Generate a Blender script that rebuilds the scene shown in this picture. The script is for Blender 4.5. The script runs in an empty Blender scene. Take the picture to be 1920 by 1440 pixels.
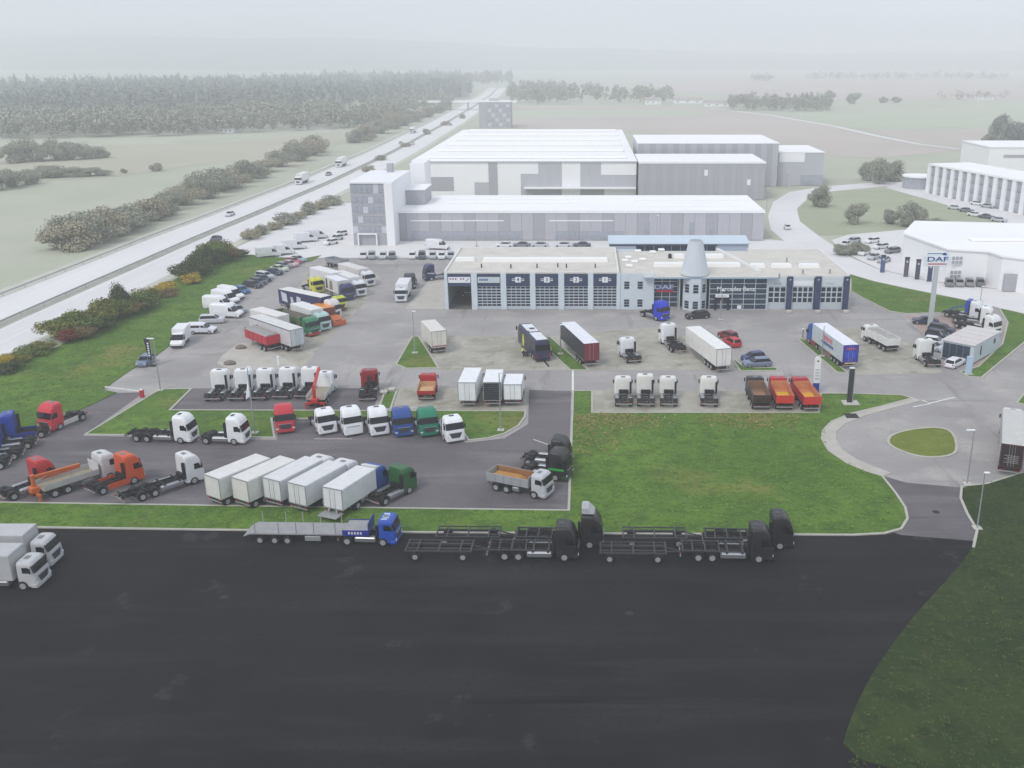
import bpy, bmesh, math, random
from mathutils import Vector
random.seed(11)
sc = bpy.context.scene
col = sc.collection
R = math.radians

# ------------------------------------------------------------------ camera, sky, sun, exposure
H, F, CX, CY, YH = 47.0, 1820.0, 1100.0, 720.0, 105.0      # drone height and lens, in the photograph's 1920 px frame
PITCH = math.atan((CY - YH) / F)
cd = bpy.data.cameras.new('camera')
cam = bpy.data.objects.new('camera', cd)
col.objects.link(cam)
cam.location = (0, 0, H)
cam.rotation_euler = (math.pi / 2 - PITCH, 0, 0)
cd.sensor_width = 36.0
cd.lens = F / 1920 * 36
cd.shift_x = -(CX - 960) / 1920
cd.clip_start = 0.5
cd.clip_end = 30000
sc.camera = cam

SUN_EL, SUN_AZ = 48.0, -35.0           # elevation, azimuth measured from straight behind the camera to its left
wd = bpy.data.worlds.new('World')
sc.world = wd
wd.use_nodes = True
nt = wd.node_tree
bg = nt.nodes['Background']
sky = nt.nodes.new('ShaderNodeTexSky')
sky.sky_type = 'NISHITA'
sky.sun_disc = False
sky.sun_elevation = R(SUN_EL)
sky.sun_rotation = R(180 - SUN_AZ)
sky.air_density = 1.0
sky.dust_density = 3.0
tc = nt.nodes.new('ShaderNodeTexCoord')
mp = nt.nodes.new('ShaderNodeMapping')
mp.inputs['Scale'].default_value = (1.4, 1.4, 9.0)
nz = nt.nodes.new('ShaderNodeTexNoise')
nz.inputs['Scale'].default_value = 1.6
nz.inputs['Detail'].default_value = 5
cr = nt.nodes.new('ShaderNodeValToRGB')
cr.color_ramp.elements[0].position = 0.25
cr.color_ramp.elements[0].color = (0.62, 0.62, 0.62, 1)
cr.color_ramp.elements[1].position = 0.75
cr.color_ramp.elements[1].color = (0.97, 0.97, 0.97, 1)
mx = nt.nodes.new('ShaderNodeMix')
mx.data_type = 'RGBA'
CLOUD = (6.7, 7.3, 8.1, 1)             # an even, thin overcast over the whole dome
mx.inputs['B'].default_value = CLOUD
L_ = nt.links
L_.new(tc.outputs['Generated'], mp.inputs['Vector'])
L_.new(mp.outputs['Vector'], nz.inputs['Vector'])
L_.new(nz.outputs['Fac'], cr.inputs['Fac'])
L_.new(cr.outputs['Color'], mx.inputs['Factor'])
L_.new(sky.outputs['Color'], mx.inputs['A'])
L_.new(mx.outputs['Result'], bg.inputs['Color'])
bg.inputs['Strength'].default_value = 0.1

sd = bpy.data.lights.new('sun', 'SUN')
sd.energy = 1.1
sd.angle = R(14)
sd.color = (1.0, 0.96, 0.9)
sun = bpy.data.objects.new('sun', sd)
col.objects.link(sun)
sun.rotation_euler = (R(90 - SUN_EL), 0, R(SUN_AZ))

vs = sc.view_settings
vs.view_transform = 'Standard'
vs.look = 'None'
vs.exposure = 0.34
vs.gamma = 1.0
vs.use_curve_mapping = False
sc.cycles.use_denoising = True
sc.cycles.volume_bounces = 3
sc.cycles.max_bounces = 8
sc.cycles.diffuse_bounces = 3
sc.cycles.transparent_max_bounces = 8

# ------------------------------------------------------------------ places: survey points read from the photograph, turned into metres
CP, SP = math.cos(PITCH), math.sin(PITCH)
def ray(px, py):
    dx, dy = (px - CX) / F, -(py - CY) / F
    return Vector((dx, CP + dy * SP, -SP + dy * CP))
def at(px, py, z=0.0):
    v = ray(px, py)
    return v * ((z - H) / v.z) + Vector((0, 0, H))
def onY(px, py, Y):
    v = ray(px, py)
    return v * (Y / v.y) + Vector((0, 0, H))
def W2(p): return (p.x, p.y)

# ------------------------------------------------------------------ materials
def lin(c):
    return tuple(((v / 255) / 12.92 if v / 255 <= 0.04045 else ((v / 255 + 0.055) / 1.055) ** 2.4) for v in c)
MATS = {}
def mat(name, rgb, rough=0.6, metal=0.0, var=0.0, vscale=1.0, coat=0.0, spec=0.5, bump=0.0, bscale=20.0, dirt=0.0):
    """rgb in sRGB 0-255; var: lightness variation by noise; dirt: greyish grime towards noise peaks"""
    if name in MATS: return MATS[name]
    m = bpy.data.materials.new(name)
    m.use_nodes = True
    n = m.node_tree.nodes; l = m.node_tree.links
    b = n['Principled BSDF']
    base = lin(rgb) + (1,)
    b.inputs['Base Color'].default_value = base
    b.inputs['Roughness'].default_value = rough
    b.inputs['Metallic'].default_value = metal
    b.inputs['Specular IOR Level'].default_value = spec
    b.inputs['Coat Weight'].default_value = coat
    if var or dirt:
        t = n.new('ShaderNodeTexCoord')
        z = n.new('ShaderNodeTexNoise')
        z.inputs['Scale'].default_value = vscale
        z.inputs['Detail'].default_value = 6
        z.inputs['Roughness'].default_value = 0.65
        l.new(t.outputs['Object'], z.inputs['Vector'])
        r = n.new('ShaderNodeMapRange')
        r.inputs['From Min'].default_value = 0.3
        r.inputs['From Max'].default_value = 0.7
        l.new(z.outputs['Fac'], r.inputs['Value'])
        mx = n.new('ShaderNodeMix'); mx.data_type = 'RGBA'
        mx.inputs['A'].default_value = tuple(min(1, v * (1 + var)) for v in base[:3]) + (1,)
        k = 1 - var
        d = lin((120, 112, 100))
        mx.inputs['B'].default_value = tuple(v * k * (1 - dirt) + d[i] * dirt for i, v in enumerate(base[:3])) + (1,)
        l.new(r.outputs['Result'], mx.inputs['Factor'])
        l.new(mx.outputs['Result'], b.inputs['Base Color'])
    if bump:
        t2 = n.new('ShaderNodeTexCoord')
        z2 = n.new('ShaderNodeTexNoise')
        z2.inputs['Scale'].default_value = bscale
        z2.inputs['Detail'].default_value = 4
        l.new(t2.outputs['Object'], z2.inputs['Vector'])
        bp = n.new('ShaderNodeBump')
        bp.inputs['Strength'].default_value = bump
        bp.inputs['Distance'].default_value = 0.1
        l.new(z2.outputs['Fac'], bp.inputs['Height'])
        l.new(bp.outputs['Normal'], b.inputs['Normal'])
    MATS[name] = m
    return m
def paint(rgb):
    return mat('paint_%d_%d_%d' % rgb, rgb, 0.42, 0, 0.06, 0.9, 0.15, 0.4, dirt=0.07)

def ground_mat(name, cols, scales, rough=0.9, bump=0.0, bscale=1.5, spots=None, streak=None):
    """layered noise: cols = [(rgb, ...)] mixed one after another by noises of given scale; world coordinates"""
    if name in MATS: return MATS[name]
    m = bpy.data.materials.new(name); m.use_nodes = True
    n = m.node_tree.nodes; l = m.node_tree.links
    b = n['Principled BSDF']
    b.inputs['Roughness'].default_value = rough
    b.inputs['Specular IOR Level'].default_value = 0.2
    g = n.new('ShaderNodeNewGeometry')
    prev = None
    for i, rgb in enumerate(cols):
        c = n.new('ShaderNodeRGB'); c.outputs[0].default_value = lin(rgb) + (1,)
        if prev is None: prev = c.outputs[0]; continue
        s = scales[i - 1]
        z = n.new('ShaderNodeTexNoise')
        z.inputs['Scale'].default_value = s[0]
        z.inputs['Detail'].default_value = 7
        z.inputs['Roughness'].default_value = 0.62
        if len(s) > 3:
            mp = n.new('ShaderNodeMapping')
            mp.inputs['Scale'].default_value = s[3]
            mp.inputs['Rotation'].default_value = (0, 0, s[4] if len(s) > 4 else 0)
            l.new(g.outputs['Position'], mp.inputs['Vector']); l.new(mp.outputs['Vector'], z.inputs['Vector'])
        else:
            l.new(g.outputs['Position'], z.inputs['Vector'])
        r = n.new('ShaderNodeMapRange')
        r.inputs['From Min'].default_value = s[1]; r.inputs['From Max'].default_value = s[2]
        l.new(z.outputs['Fac'], r.inputs['Value'])
        mx = n.new('ShaderNodeMix'); mx.data_type = 'RGBA'
        l.new(r.outputs['Result'], mx.inputs['Factor'])
        l.new(prev, mx.inputs['A']); l.new(c.outputs[0], mx.inputs['B'])
        prev = mx.outputs['Result']
    l.new(prev, b.inputs['Base Color'])
    if bump:
        z = n.new('ShaderNodeTexNoise'); z.inputs['Scale'].default_value = bscale; z.inputs['Detail'].default_value = 5
        l.new(g.outputs['Position'], z.inputs['Vector'])
        bp = n.new('ShaderNodeBump'); bp.inputs['Strength'].default_value = bump; bp.inputs['Distance'].default_value = 0.25
        l.new(z.outputs['Fac'], bp.inputs['Height']); l.new(bp.outputs['Normal'], b.inputs['Normal'])
    MATS[name] = m
    return m
def leaf_mat(name, dark, light, third=None):
    if name in MATS: return MATS[name]
    m = bpy.data.materials.new(name); m.use_nodes = True
    n = m.node_tree.nodes; l = m.node_tree.links
    b = n['Principled BSDF']
    b.inputs['Roughness'].default_value = 0.75
    b.inputs['Specular IOR Level'].default_value = 0.15
    g = n.new('ShaderNodeNewGeometry')
    r = n.new('ShaderNodeValToRGB')
    r.color_ramp.elements[0].color = lin(dark) + (1,)
    r.color_ramp.elements[1].color = lin(light) + (1,)
    if third:
        e = r.color_ramp.elements.new(0.93); e.color = lin(light) + (1,)
        r.color_ramp.elements[2].color = lin(third) + (1,)
    l.new(g.outputs['Random Per Island'], r.inputs['Fac'])
    l.new(r.outputs['Color'], b.inputs['Base Color'])
    MATS[name] = m
    return m

WHITE = (236, 237, 240)
M_TYRE = mat('tyre_rubber', (26, 26, 28), 0.85, var=0.15, vscale=6)
M_RIM = mat('rim_steel', (176, 176, 178), 0.4, 0.3)
M_CHASSIS = mat('chassis_steel', (32, 32, 36), 0.7, 0.0, var=0.25, vscale=3, dirt=0.08, spec=.3)
M_DARK = mat('dark_plastic', (26, 27, 30), 0.6, spec=.3, var=0.1, vscale=4)
M_GLASS = mat('vehicle_glass', (14, 18, 26), 0.1, 0, spec=0.35)
M_TANK = mat('brushed_alloy', (168, 170, 174), 0.35, 0.7)
M_LAMP = mat('lamp_glass', (214, 216, 220), 0.15)
M_TAIL = mat('tail_lamp_red', (140, 20, 22), 0.25)
M_GRILLE = mat('grille_grey', (60, 62, 68), 0.45, var=0.2, vscale=9)
M_STEEL = mat('galvanised_steel', (165, 168, 170), 0.45, 0.4, var=0.1, vscale=2)
M_CONC = mat('concrete', (190, 186, 180), 0.85, var=0.12, vscale=1.2, bump=0.2)

# ------------------------------------------------------------------ mesh building
class MB:
    def __init__(s): s.v = []; s.f = []
    def add(s, vs, fs):
        o = len(s.v); s.v += [tuple(p) for p in vs]; s.f += [tuple(i + o for i in f) for f in fs]; return s
    def box(s, x0, x1, y0, y1, z0, z1, c=0.0):
        if c <= 0:
            v = [(x0,y0,z0),(x1,y0,z0),(x1,y1,z0),(x0,y1,z0),(x0,y0,z1),(x1,y0,z1),(x1,y1,z1),(x0,y1,z1)]
            return s.add(v, [(3,2,1,0),(4,5,6,7),(0,1,5,4),(1,2,6,5),(2,3,7,6),(3,0,4,7)])
        rs = []
        for z, d in ((z0, c), (z0 + c, 0), (z1 - c, 0), (z1, c)):
            a0, a1, b0, b1 = x0 + d, x1 - d, y0 + d, y1 - d
            k = c if d == 0 else c * 0.6
            rs.append([(a1,b0+k,z),(a1,b1-k,z),(a1-k,b1,z),(a0+k,b1,z),(a0,b1-k,z),(a0,b0+k,z),(a0+k,b0,z),(a1-k,b0,z)])
        return s.loft(rs)
    def loft(s, rings, cap=True):
        n = len(rings[0]); o = len(s.v)
        for r in rings: s.v += [tuple(p) for p in r]
        for i in range(len(rings) - 1):
            a, b = o + i * n, o + (i + 1) * n
            for k in range(n):
                k2 = (k + 1) % n
                s.f.append((a + k, a + k2, b + k2, b + k))
        if cap:
            s.f.append(tuple(o + k for k in reversed(range(n))))
            t = o + (len(rings) - 1) * n
            s.f.append(tuple(t + k for k in range(n)))
        return s
    def cyl(s, c, ax, r, h, n=16, r2=None):
        """cylinder centred on c, along axis ax ('x','y','z'), length h"""
        r2 = r if r2 is None else r2
        rs = []
        for t, q in ((-h / 2, r), (h / 2, r2)):
            ring = []
            for k in range(n):
                a = 2 * math.pi * k / n
                u, w = q * math.cos(a), q * math.sin(a)
                p = {'x': (t, u, w), 'y': (w, t, u), 'z': (u, w, t)}[ax]
                ring.append((c[0] + p[0], c[1] + p[1], c[2] + p[2]))
            rs.append(ring)
        return s.loft(rs)
    def tube(s, p, q, r, n=6, r2=None):
        p, q = Vector(p), Vector(q)
        d = (q - p).normalized()
        u = d.cross(Vector((0, 0, 1)))
        if u.length < 1e-4: u = Vector((1, 0, 0))
        u.normalize(); w = d.cross(u)
        r2 = r if r2 is None else r2
        rs = [[tuple(c + (u * math.cos(2*math.pi*k/n) + w * math.sin(2*math.pi*k/n)) * q_) for k in range(n)] for c, q_ in ((p, r), (q, r2))]
        return s.loft(rs)
    def beam(s, p, q, w, h):
        """rectangular bar from p to q, w across, h high"""
        p, q = Vector(p), Vector(q)
        d = (q - p).normalized()
        u = d.cross(Vector((0, 0, 1)))
        if u.length < 1e-4: u = Vector((0, 1, 0))
        u.normalize(); t = u.cross(d)
        rs = [[tuple(c + u * a + t * b) for a, b in ((-w/2,-h/2),(w/2,-h/2),(w/2,h/2),(-w/2,h/2))] for c in (p, q)]
        return s.loft(rs)
    def prism(s, poly, z0, z1):
        return s.loft([[(x, y, z0) for x, y in poly], [(x, y, z1) for x, y in poly]])
    def prism_y(s, poly, y0, y1):
        return s.loft([[(x, y1, z) for x, z in poly], [(x, y0, z) for x, z in poly]])
    def mesh(s, name, m, smooth=False):
        me = bpy.data.meshes.new(name)
        me.from_pydata(s.v, [], s.f)
        me.materials.append(m)
        if smooth:
            for p in me.polygons: p.use_smooth = True
        me.update()
        return me
CACHE = {}
def link(name, data, parent=None, loc=(0, 0, 0), rotz=0.0, label=None):
    o = bpy.data.objects.new(name, data)
    col.objects.link(o)
    if parent: o.parent = parent
    o.location = loc
    if rotz: o.rotation_euler = (0, 0, rotz)
    if label: o['label'] = label
    return o
def part(parent, name, m, key, fn, loc=(0, 0, 0), rotz=0.0, smooth=False, label=None):
    """child mesh; alike pieces share mesh data through key"""
    k = (key, m.name)
    if key is None or k not in CACHE:
        b = MB(); fn(b)
        me = b.mesh(name, m, smooth)
        if key is not None: CACHE[k] = me
    else: me = CACHE[k]
    return link(name, me, parent, loc, rotz, label)
def boxpart(parent, name, m, dims, c=0.0, label=None):
    """box child given by its corners x0,x1,y0,y1,z0,z1 (mesh shared by size)"""
    x0, x1, y0, y1, z0, z1 = dims
    a, b_, d = (x1 - x0) / 2, (y1 - y0) / 2, (z1 - z0) / 2
    key = ('bx', round(a, 3), round(b_, 3), round(d, 3), c)
    return part(parent, name, m, key, lambda b: b.box(-a, a, -b_, b_, -d, d, c), ((x0+x1)/2, (y0+y1)/2, (z0+z1)/2), label=label)
def tag(o, label, cat, group=None):
    o['label'] = label; o['category'] = cat
    if group: o['group'] = group
    return o
def thing(name, label, cat, group=None, loc=(0, 0, 0), rotz=0.0):
    o = link(name, None, None, loc, rotz)
    o.empty_display_size = 0.2
    return tag(o, label, cat, group)
def setting(name, me):
    o = link(name, me); o['kind'] = 'structure'; return o
def ordn(i):
    return ['first','second','third','fourth','fifth','sixth','seventh','eighth','ninth','tenth','eleventh','twelfth','thirteenth','fourteenth','fifteenth','sixteenth','seventeenth','eighteenth','nineteenth','twentieth','twenty-first','twenty-second','twenty-third','twenty-fourth','twenty-fifth','twenty-sixth','twenty-seventh','twenty-eighth','twenty-ninth','thirtieth','thirty-first','thirty-second','thirty-third','thirty-fourth'][i]

def text(parent, name, s, m, loc, size, rot=(math.pi/2, 0, 0), sx=1.0, bold=0.0, depth=0.04, align='CENTER', label=None):
    cu = bpy.data.curves.new(name, 'FONT')
    cu.body = s; cu.size = size; cu.extrude = depth; cu.offset = bold
    cu.align_x = align; cu.align_y = 'CENTER'
    cu.resolution_u = 3
    cu.materials.append(m)
    tmp = bpy.data.objects.new(name, cu); col.objects.link(tmp)
    dg = bpy.context.evaluated_depsgraph_get()
    me = bpy.data.meshes.new_from_object(tmp.evaluated_get(dg))
    bpy.data.objects.remove(tmp); bpy.data.curves.remove(cu)
    if not me.materials: me.materials.append(m)
    o = link(name, me, parent, loc)
    o.rotation_euler = rot; o.scale = (sx, 1, 1)
    if label: o['label'] = label
    return o
# ------------------------------------------------------------------ the setting: ground, roads, lawns
GRASS = ground_mat('mown_grass', [(82, 114, 42), (104, 134, 52), (66, 92, 36), (128, 126, 68), (72, 98, 40), (130, 140, 72)],
                   [(0.07, 0.4, 0.66), (0.3, 0.45, 0.72), (0.055, 0.56, 0.7), (1.1, 0.5, 0.66), (2.6, 0.58, 0.72)], 0.95, 1.0, 2.2)
GRASS_DRY = ground_mat('dry_grass', [(108, 118, 60), (134, 126, 78), (80, 104, 46)], [(0.25, 0.4, 0.65), (0.8, 0.5, 0.75)], 0.95, 0.7, 3)
FIELD = ground_mat('pasture', [(174, 177, 158), (184, 184, 168), (163, 170, 148)], [(0.004, 0.4, 0.65), (0.03, 0.45, 0.8)], 0.95)  # field colours from here on are paled, carrying some of the haze
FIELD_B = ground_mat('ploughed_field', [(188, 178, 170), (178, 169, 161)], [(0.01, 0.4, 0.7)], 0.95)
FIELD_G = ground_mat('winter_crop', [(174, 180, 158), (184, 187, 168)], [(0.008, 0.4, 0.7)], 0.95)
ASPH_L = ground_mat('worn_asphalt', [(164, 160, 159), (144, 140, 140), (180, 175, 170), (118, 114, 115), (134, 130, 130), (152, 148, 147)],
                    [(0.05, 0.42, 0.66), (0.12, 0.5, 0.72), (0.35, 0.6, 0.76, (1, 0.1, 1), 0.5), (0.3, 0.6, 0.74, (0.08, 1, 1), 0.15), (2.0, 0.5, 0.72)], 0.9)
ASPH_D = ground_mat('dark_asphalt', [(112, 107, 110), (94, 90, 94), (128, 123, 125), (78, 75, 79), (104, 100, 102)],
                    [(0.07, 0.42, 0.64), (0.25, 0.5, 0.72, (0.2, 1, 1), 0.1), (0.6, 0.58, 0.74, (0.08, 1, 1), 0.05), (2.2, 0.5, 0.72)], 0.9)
ASPH_F = ground_mat('fade_dark_asphalt', [(33, 32, 35), (25, 24, 27), (44, 43, 45), (18, 18, 20), (52, 50, 50), (28, 27, 29)],
                    [(0.07, 0.42, 0.6), (0.3, 0.5, 0.68, (0.12, 1, 1), 0.08), (0.5, 0.58, 0.7, (0.06, 1, 1), 0.02), (0.16, 0.62, 0.66), (2.5, 0.5, 0.7)], 0.95)  # near-black base puts the dark foreground fade into the colour
PAVER = ground_mat('paver_bays', [(172, 168, 158), (150, 146, 134), (186, 182, 172), (128, 126, 108), (158, 154, 144)],
                   [(0.12, 0.42, 0.62), (0.5, 0.5, 0.72), (0.22, 0.56, 0.7), (1.8, 0.5, 0.7)], 0.92)
PALE = ground_mat('road_haze_pale', [(220, 218, 218), (210, 208, 208), (226, 224, 222)], [(0.05, 0.4, 0.7), (0.4, 0.5, 0.8)], 0.9)  # near-white road tone, haze taken up in the colour
MWAY = ground_mat('motorway_haze_pale', [(222, 220, 220), (212, 210, 210), (228, 226, 226)], [(0.06, 0.4, 0.7, (1, 0.05, 1)), (0.5, 0.5, 0.8, (1, 0.05, 1))], 0.9)  # whitened like the roads, haze held in the base colour
KERB = mat('kerb_stone', (178, 175, 166), 0.85, var=0.1, vscale=0.6)
LINE = mat('road_paint', (226, 226, 222), 0.7, var=0.08, vscale=0.4)

def PX(pts): return [W2(at(x, y)) for x, y in pts]
def area(p): return sum(p[i][0]*p[(i+1) % len(p)][1] - p[(i+1) % len(p)][0]*p[i][1] for i in range(len(p))) / 2
def ccw(p): return p if area(p) > 0 else p[::-1]
def chaikin(p, n=2, closed=True):
    for _ in range(n):
        q = []
        m = len(p)
        for i in range(m if closed else m - 1):
            a, b = p[i], p[(i + 1) % m]
            q.append((a[0]*.75 + b[0]*.25, a[1]*.75 + b[1]*.25)); q.append((a[0]*.25 + b[0]*.75, a[1]*.25 + b[1]*.75))
        p = q if closed else [p[0]] + q + [p[-1]]
    return p
def inset(p, d):
    """offset a ccw polygon inwards by d (mitred)"""
    out = []
    n = len(p)
    for i in range(n):
        a, b, c = Vector(p[i-1]), Vector(p[i]), Vector(p[(i+1) % n])
        e1, e2 = (b - a).normalized(), (c - b).normalized()
        n1, n2 = Vector((-e1.y, e1.x)), Vector((-e2.y, e2.x))
        m = n1 + n2
        k = m.length_squared
        m = m * (2 / k) if k > 0.3 else n1
        out.append((b.x + m.x * d, b.y + m.y * d))
    return out
def sheet(name, poly, z, m, label=None):
    me = bpy.data.meshes.new(name)
    poly = ccw(poly)
    me.from_pydata([(x, y, z) for x, y in poly], [], [tuple(range(len(poly)))])
    me.materials.append(m); me.update()
    return setting(name, me)
def lawn(poly, m=None, kerb=True, z=0.10, smooth=0, name='lawn', kw=0.28):
    p = ccw(poly)
    if smooth: p = chaikin(p, smooth)
    b = MB()
    n = len(p)
    q = inset(p, kw) if kerb else p
    b.v = [(x, y, -0.02) for x, y in q] + [(x, y, z) for x, y in q]
    b.f = [tuple(range(n, 2*n))] + [(i, (i+1) % n, n + (i+1) % n, n + i) for i in range(n)]
    o = setting(name, b.mesh(name, m or GRASS))
    if kerb:
        k = MB()
        k.v = [(x, y, -0.02) for x, y in p] + [(x, y, 0.13) for x, y in p] + [(x, y, 0.13) for x, y in q] + [(x, y, -0.02) for x, y in q]
        for i in range(n):
            j = (i + 1) % n
            for r in range(3): k.f.append((r*n + i, r*n + j, (r+1)*n + j, (r+1)*n + i))
        setting('kerb', k.mesh('kerb', KERB))
    return o

# base ground to the horizon
S = 5800
gm = MB(); gm.add([(-S, -150, -0.05), (S, -150, -0.05), (S, 7600, -0.05), (-S, 7600, -0.05)], [(0, 1, 2, 3)])
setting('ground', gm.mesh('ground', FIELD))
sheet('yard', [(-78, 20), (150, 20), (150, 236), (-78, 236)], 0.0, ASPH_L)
sheet('hall_forecourt', [(-92, 236.05), (58, 236.05), (58, 256), (-70, 330), (-84, 330)], -0.004, PALE)

# darker asphalt of the lower yard and the drive
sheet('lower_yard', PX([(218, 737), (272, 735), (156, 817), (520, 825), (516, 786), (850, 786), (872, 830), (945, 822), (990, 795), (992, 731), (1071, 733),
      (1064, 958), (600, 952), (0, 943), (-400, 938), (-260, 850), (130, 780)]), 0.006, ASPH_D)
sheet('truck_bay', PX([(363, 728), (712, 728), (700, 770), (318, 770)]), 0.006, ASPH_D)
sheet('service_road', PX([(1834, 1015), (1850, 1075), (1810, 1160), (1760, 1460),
      (-500, 1460), (-400, 1000), (40, 1004), (70, 990), (760, 999), (1200, 1002), (1600, 1004), (1675, 998), (1690, 1003)]), 0.006, ASPH_F)  # apron coloured darker than the neck, a painted foreground fade
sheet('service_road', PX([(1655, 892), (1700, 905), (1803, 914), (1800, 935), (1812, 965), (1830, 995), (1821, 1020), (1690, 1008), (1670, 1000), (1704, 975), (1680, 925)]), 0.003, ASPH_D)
sheet('paved_bay', PX([(1112, 731), (1536, 735), (1532, 773), (1112, 773)]), 0.006, PAVER)
sheet('paved_bay', PX([(746, 727), (990, 729), (986, 771), (733, 770)]), 0.006, PAVER)
sheet('paved_bay', PX([(786, 628), (1020, 632), (1240, 612), (1370, 672), (1384, 694), (822, 694)]), 0.006, PAVER)
sheet('paved_bay', PX([(1518, 620), (1600, 612), (1700, 640), (1770, 700), (1600, 703)]), 0.006, PAVER)
sheet('paved_bay', PX([(470, 640), (560, 540), (585, 497), (690, 500), (712, 520), (690, 560), (650, 605), (600, 650), (567, 692), (480, 694)]), 0.006, PAVER)
sheet('paved_bay', PX([(1700, 592), (1870, 592), (1885, 610), (1868, 652), (1830, 690), (1760, 660)]), 0.006, mat('red_pavers', (166, 146, 138), 0.9, var=0.12, vscale=0.4))

# lawns, verges and islands
lawn(PX([(-500, 880), (-200, 790), (0, 700), (110, 650), (240, 580), (335, 520), (405, 480), (470, 478), (520, 483), (575, 484), (602, 479), (584, 490), (548, 497), (503, 513),
         (455, 540), (424, 566), (388, 596), (348, 622), (316, 650), (290, 670), (246, 694), (193, 731), (219, 737), (134, 777), (60, 815), (-60, 880), (-300, 1000), (-500, 1000)]), kerb=False)
lawn(PX([(300, 730), (361, 729), (321, 769), (987, 771), (986, 782), (974, 799), (948, 814), (915, 823), (877, 827), (852, 788), (511, 786), (517, 822), (157, 816)]))
lawn(PX([(708, 768), (722, 729), (747, 729), (734, 768)]))
lawn(PX([(1073, 733), (1112, 733), (1112, 774), (1533, 774), (1537, 738), (1600, 738), (1690, 741), (1714, 747), (1655, 763), (1600, 776), (1562, 791), (1545, 808), (1543, 824),
         (1556, 846), (1590, 869), (1625, 884), (1656, 893), (1682, 926), (1700, 953), (1704, 974), (1692, 993), (1660, 1002), (1600, 1005), (1200, 1003), (760, 1000), (72, 991), (38, 1006), (-400, 1002),
         (-400, 938), (0, 942), (600, 951), (1064, 957)]))
lawn(PX([(1662, 826), (1668, 816), (1700, 806), (1745, 801), (1776, 804), (1792, 816), (1798, 844), (1788, 855), (1755, 860), (1718, 857), (1682, 845), (1664, 834)]),
     ground_mat('island_grass', [(112, 122, 50), (96, 110, 44), (130, 134, 66)], [(0.15, 0.42, 0.68), (0.8, 0.5, 0.8)], 0.95, 0.6, 3), smooth=1, kw=0.35)
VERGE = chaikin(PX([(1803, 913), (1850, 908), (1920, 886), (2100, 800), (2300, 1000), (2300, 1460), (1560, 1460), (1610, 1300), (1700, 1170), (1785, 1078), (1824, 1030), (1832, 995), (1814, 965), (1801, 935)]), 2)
lawn(VERGE, ground_mat('verge_grass', [(44, 60, 26), (58, 72, 32), (34, 48, 22), (78, 78, 46)], [(0.12, 0.42, 0.64), (0.5, 0.5, 0.7), (1.2, 0.56, 0.7)], 0.95, 0.8, 3), kerb=False)  # green darkened so the foreground fade sits in the grass colour
def kerb_line(pts, w=.28):
    p = PX(pts); L = []; Rr = []
    for k, q in enumerate(p):
        a, c = Vector(p[max(k-1, 0)]), Vector(p[min(k+1, len(p)-1)]); d = (c - a).normalized(); n = Vector((-d.y, d.x))*w/2
        L.append([(q[0] - n.x, q[1] - n.y, -.01), (q[0] + n.x, q[1] + n.y, -.01), (q[0] + n.x, q[1] + n.y, .13), (q[0] - n.x, q[1] - n.y, .13)])
    b = MB(); b.loft(L); setting('kerb', b.mesh('kerb', KERB))
kerb_line([(1920, 886), (1850, 908), (1803, 913), (1801, 935), (1814, 965), (1832, 995), (1825, 1028)])
lawn(PX([(741, 684), (772, 631), (786, 631), (824, 691), (760, 692)]))
lawn(PX([(1030, 630), (1106, 695), (1068, 695), (1033, 663), (1026, 640)]))
lawn(PX([(1370, 673), (1387, 697), (1458, 696), (1461, 690), (1397, 689), (1378, 674)]))
lawn(PX([(1494, 636), (1568, 699), (1592, 701), (1514, 637)]))
lawn(PX([(1500, 476), (1540, 490), (1592, 514), (1640, 528), (1700, 541), (1800, 561), (1870, 577), (1802, 586), (1700, 589), (1666, 584), (1620, 561), (1594, 546), (1594, 524)]))
lawn(PX([(1872, 578), (1905, 585), (1960, 600), (1925, 640), (1842, 709), (1814, 707), (1798, 698), (1832, 688), (1878, 645), (1888, 605)]))
lawn(PX([(1904, 756), (1922, 734), (1990, 700), (2040, 740), (1990, 775)]))
# real tufts over the turf, and a worn, yellowed stretch along the bays
def inside(p, poly):
    c = False; n = len(poly); j = n - 1
    for i in range(n):
        if (poly[i][1] > p[1]) != (poly[j][1] > p[1]) and p[0] < (poly[j][0] - poly[i][0])*(p[1] - poly[i][1])/(poly[j][1] - poly[i][1]) + poly[i][0]: c = not c
        j = i
    return c
def tufts(name, label, poly, dens, m, smin, smax, seed, keep=None, z=.1):
    rnd = random.Random(seed); b = MB()
    xs, ys = [p[0] for p in poly], [p[1] for p in poly]
    for _ in range(int((max(xs) - min(xs))*(max(ys) - min(ys))*dens)):
        p = (rnd.uniform(min(xs), max(xs)), rnd.uniform(min(ys), max(ys)))
        if not inside(p, poly) or (keep and not keep(p, rnd)): continue
        s_ = rnd.uniform(smin, smax); a = rnd.uniform(0, 6.28)
        for k in range(3):
            t = a + k*2.1; u = (math.cos(t)*s_, math.sin(t)*s_); o = len(b.v); h_ = s_*rnd.uniform(.25, .6)
            b.v += [(p[0], p[1], z - .01), (p[0] + u[0] - u[1]*.4, p[1] + u[1] + u[0]*.4, z + h_*.4), (p[0] + u[0]*1.2, p[1] + u[1]*1.2, z + h_), (p[0] + u[0] + u[1]*.4, p[1] + u[1] - u[0]*.4, z + h_*.3)]
            b.f.append((o, o+1, o+2, o+3))
    o = link(name, b.mesh(name, m)); o['kind'] = 'stuff'; tag(o, label, 'grass')
TUFT = leaf_mat('tuft_green', (66, 100, 30), (112, 146, 56), (140, 146, 74)); TUFT_DRY = leaf_mat('tuft_dry', (104, 108, 54), (152, 140, 88), (186, 172, 128))
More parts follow.
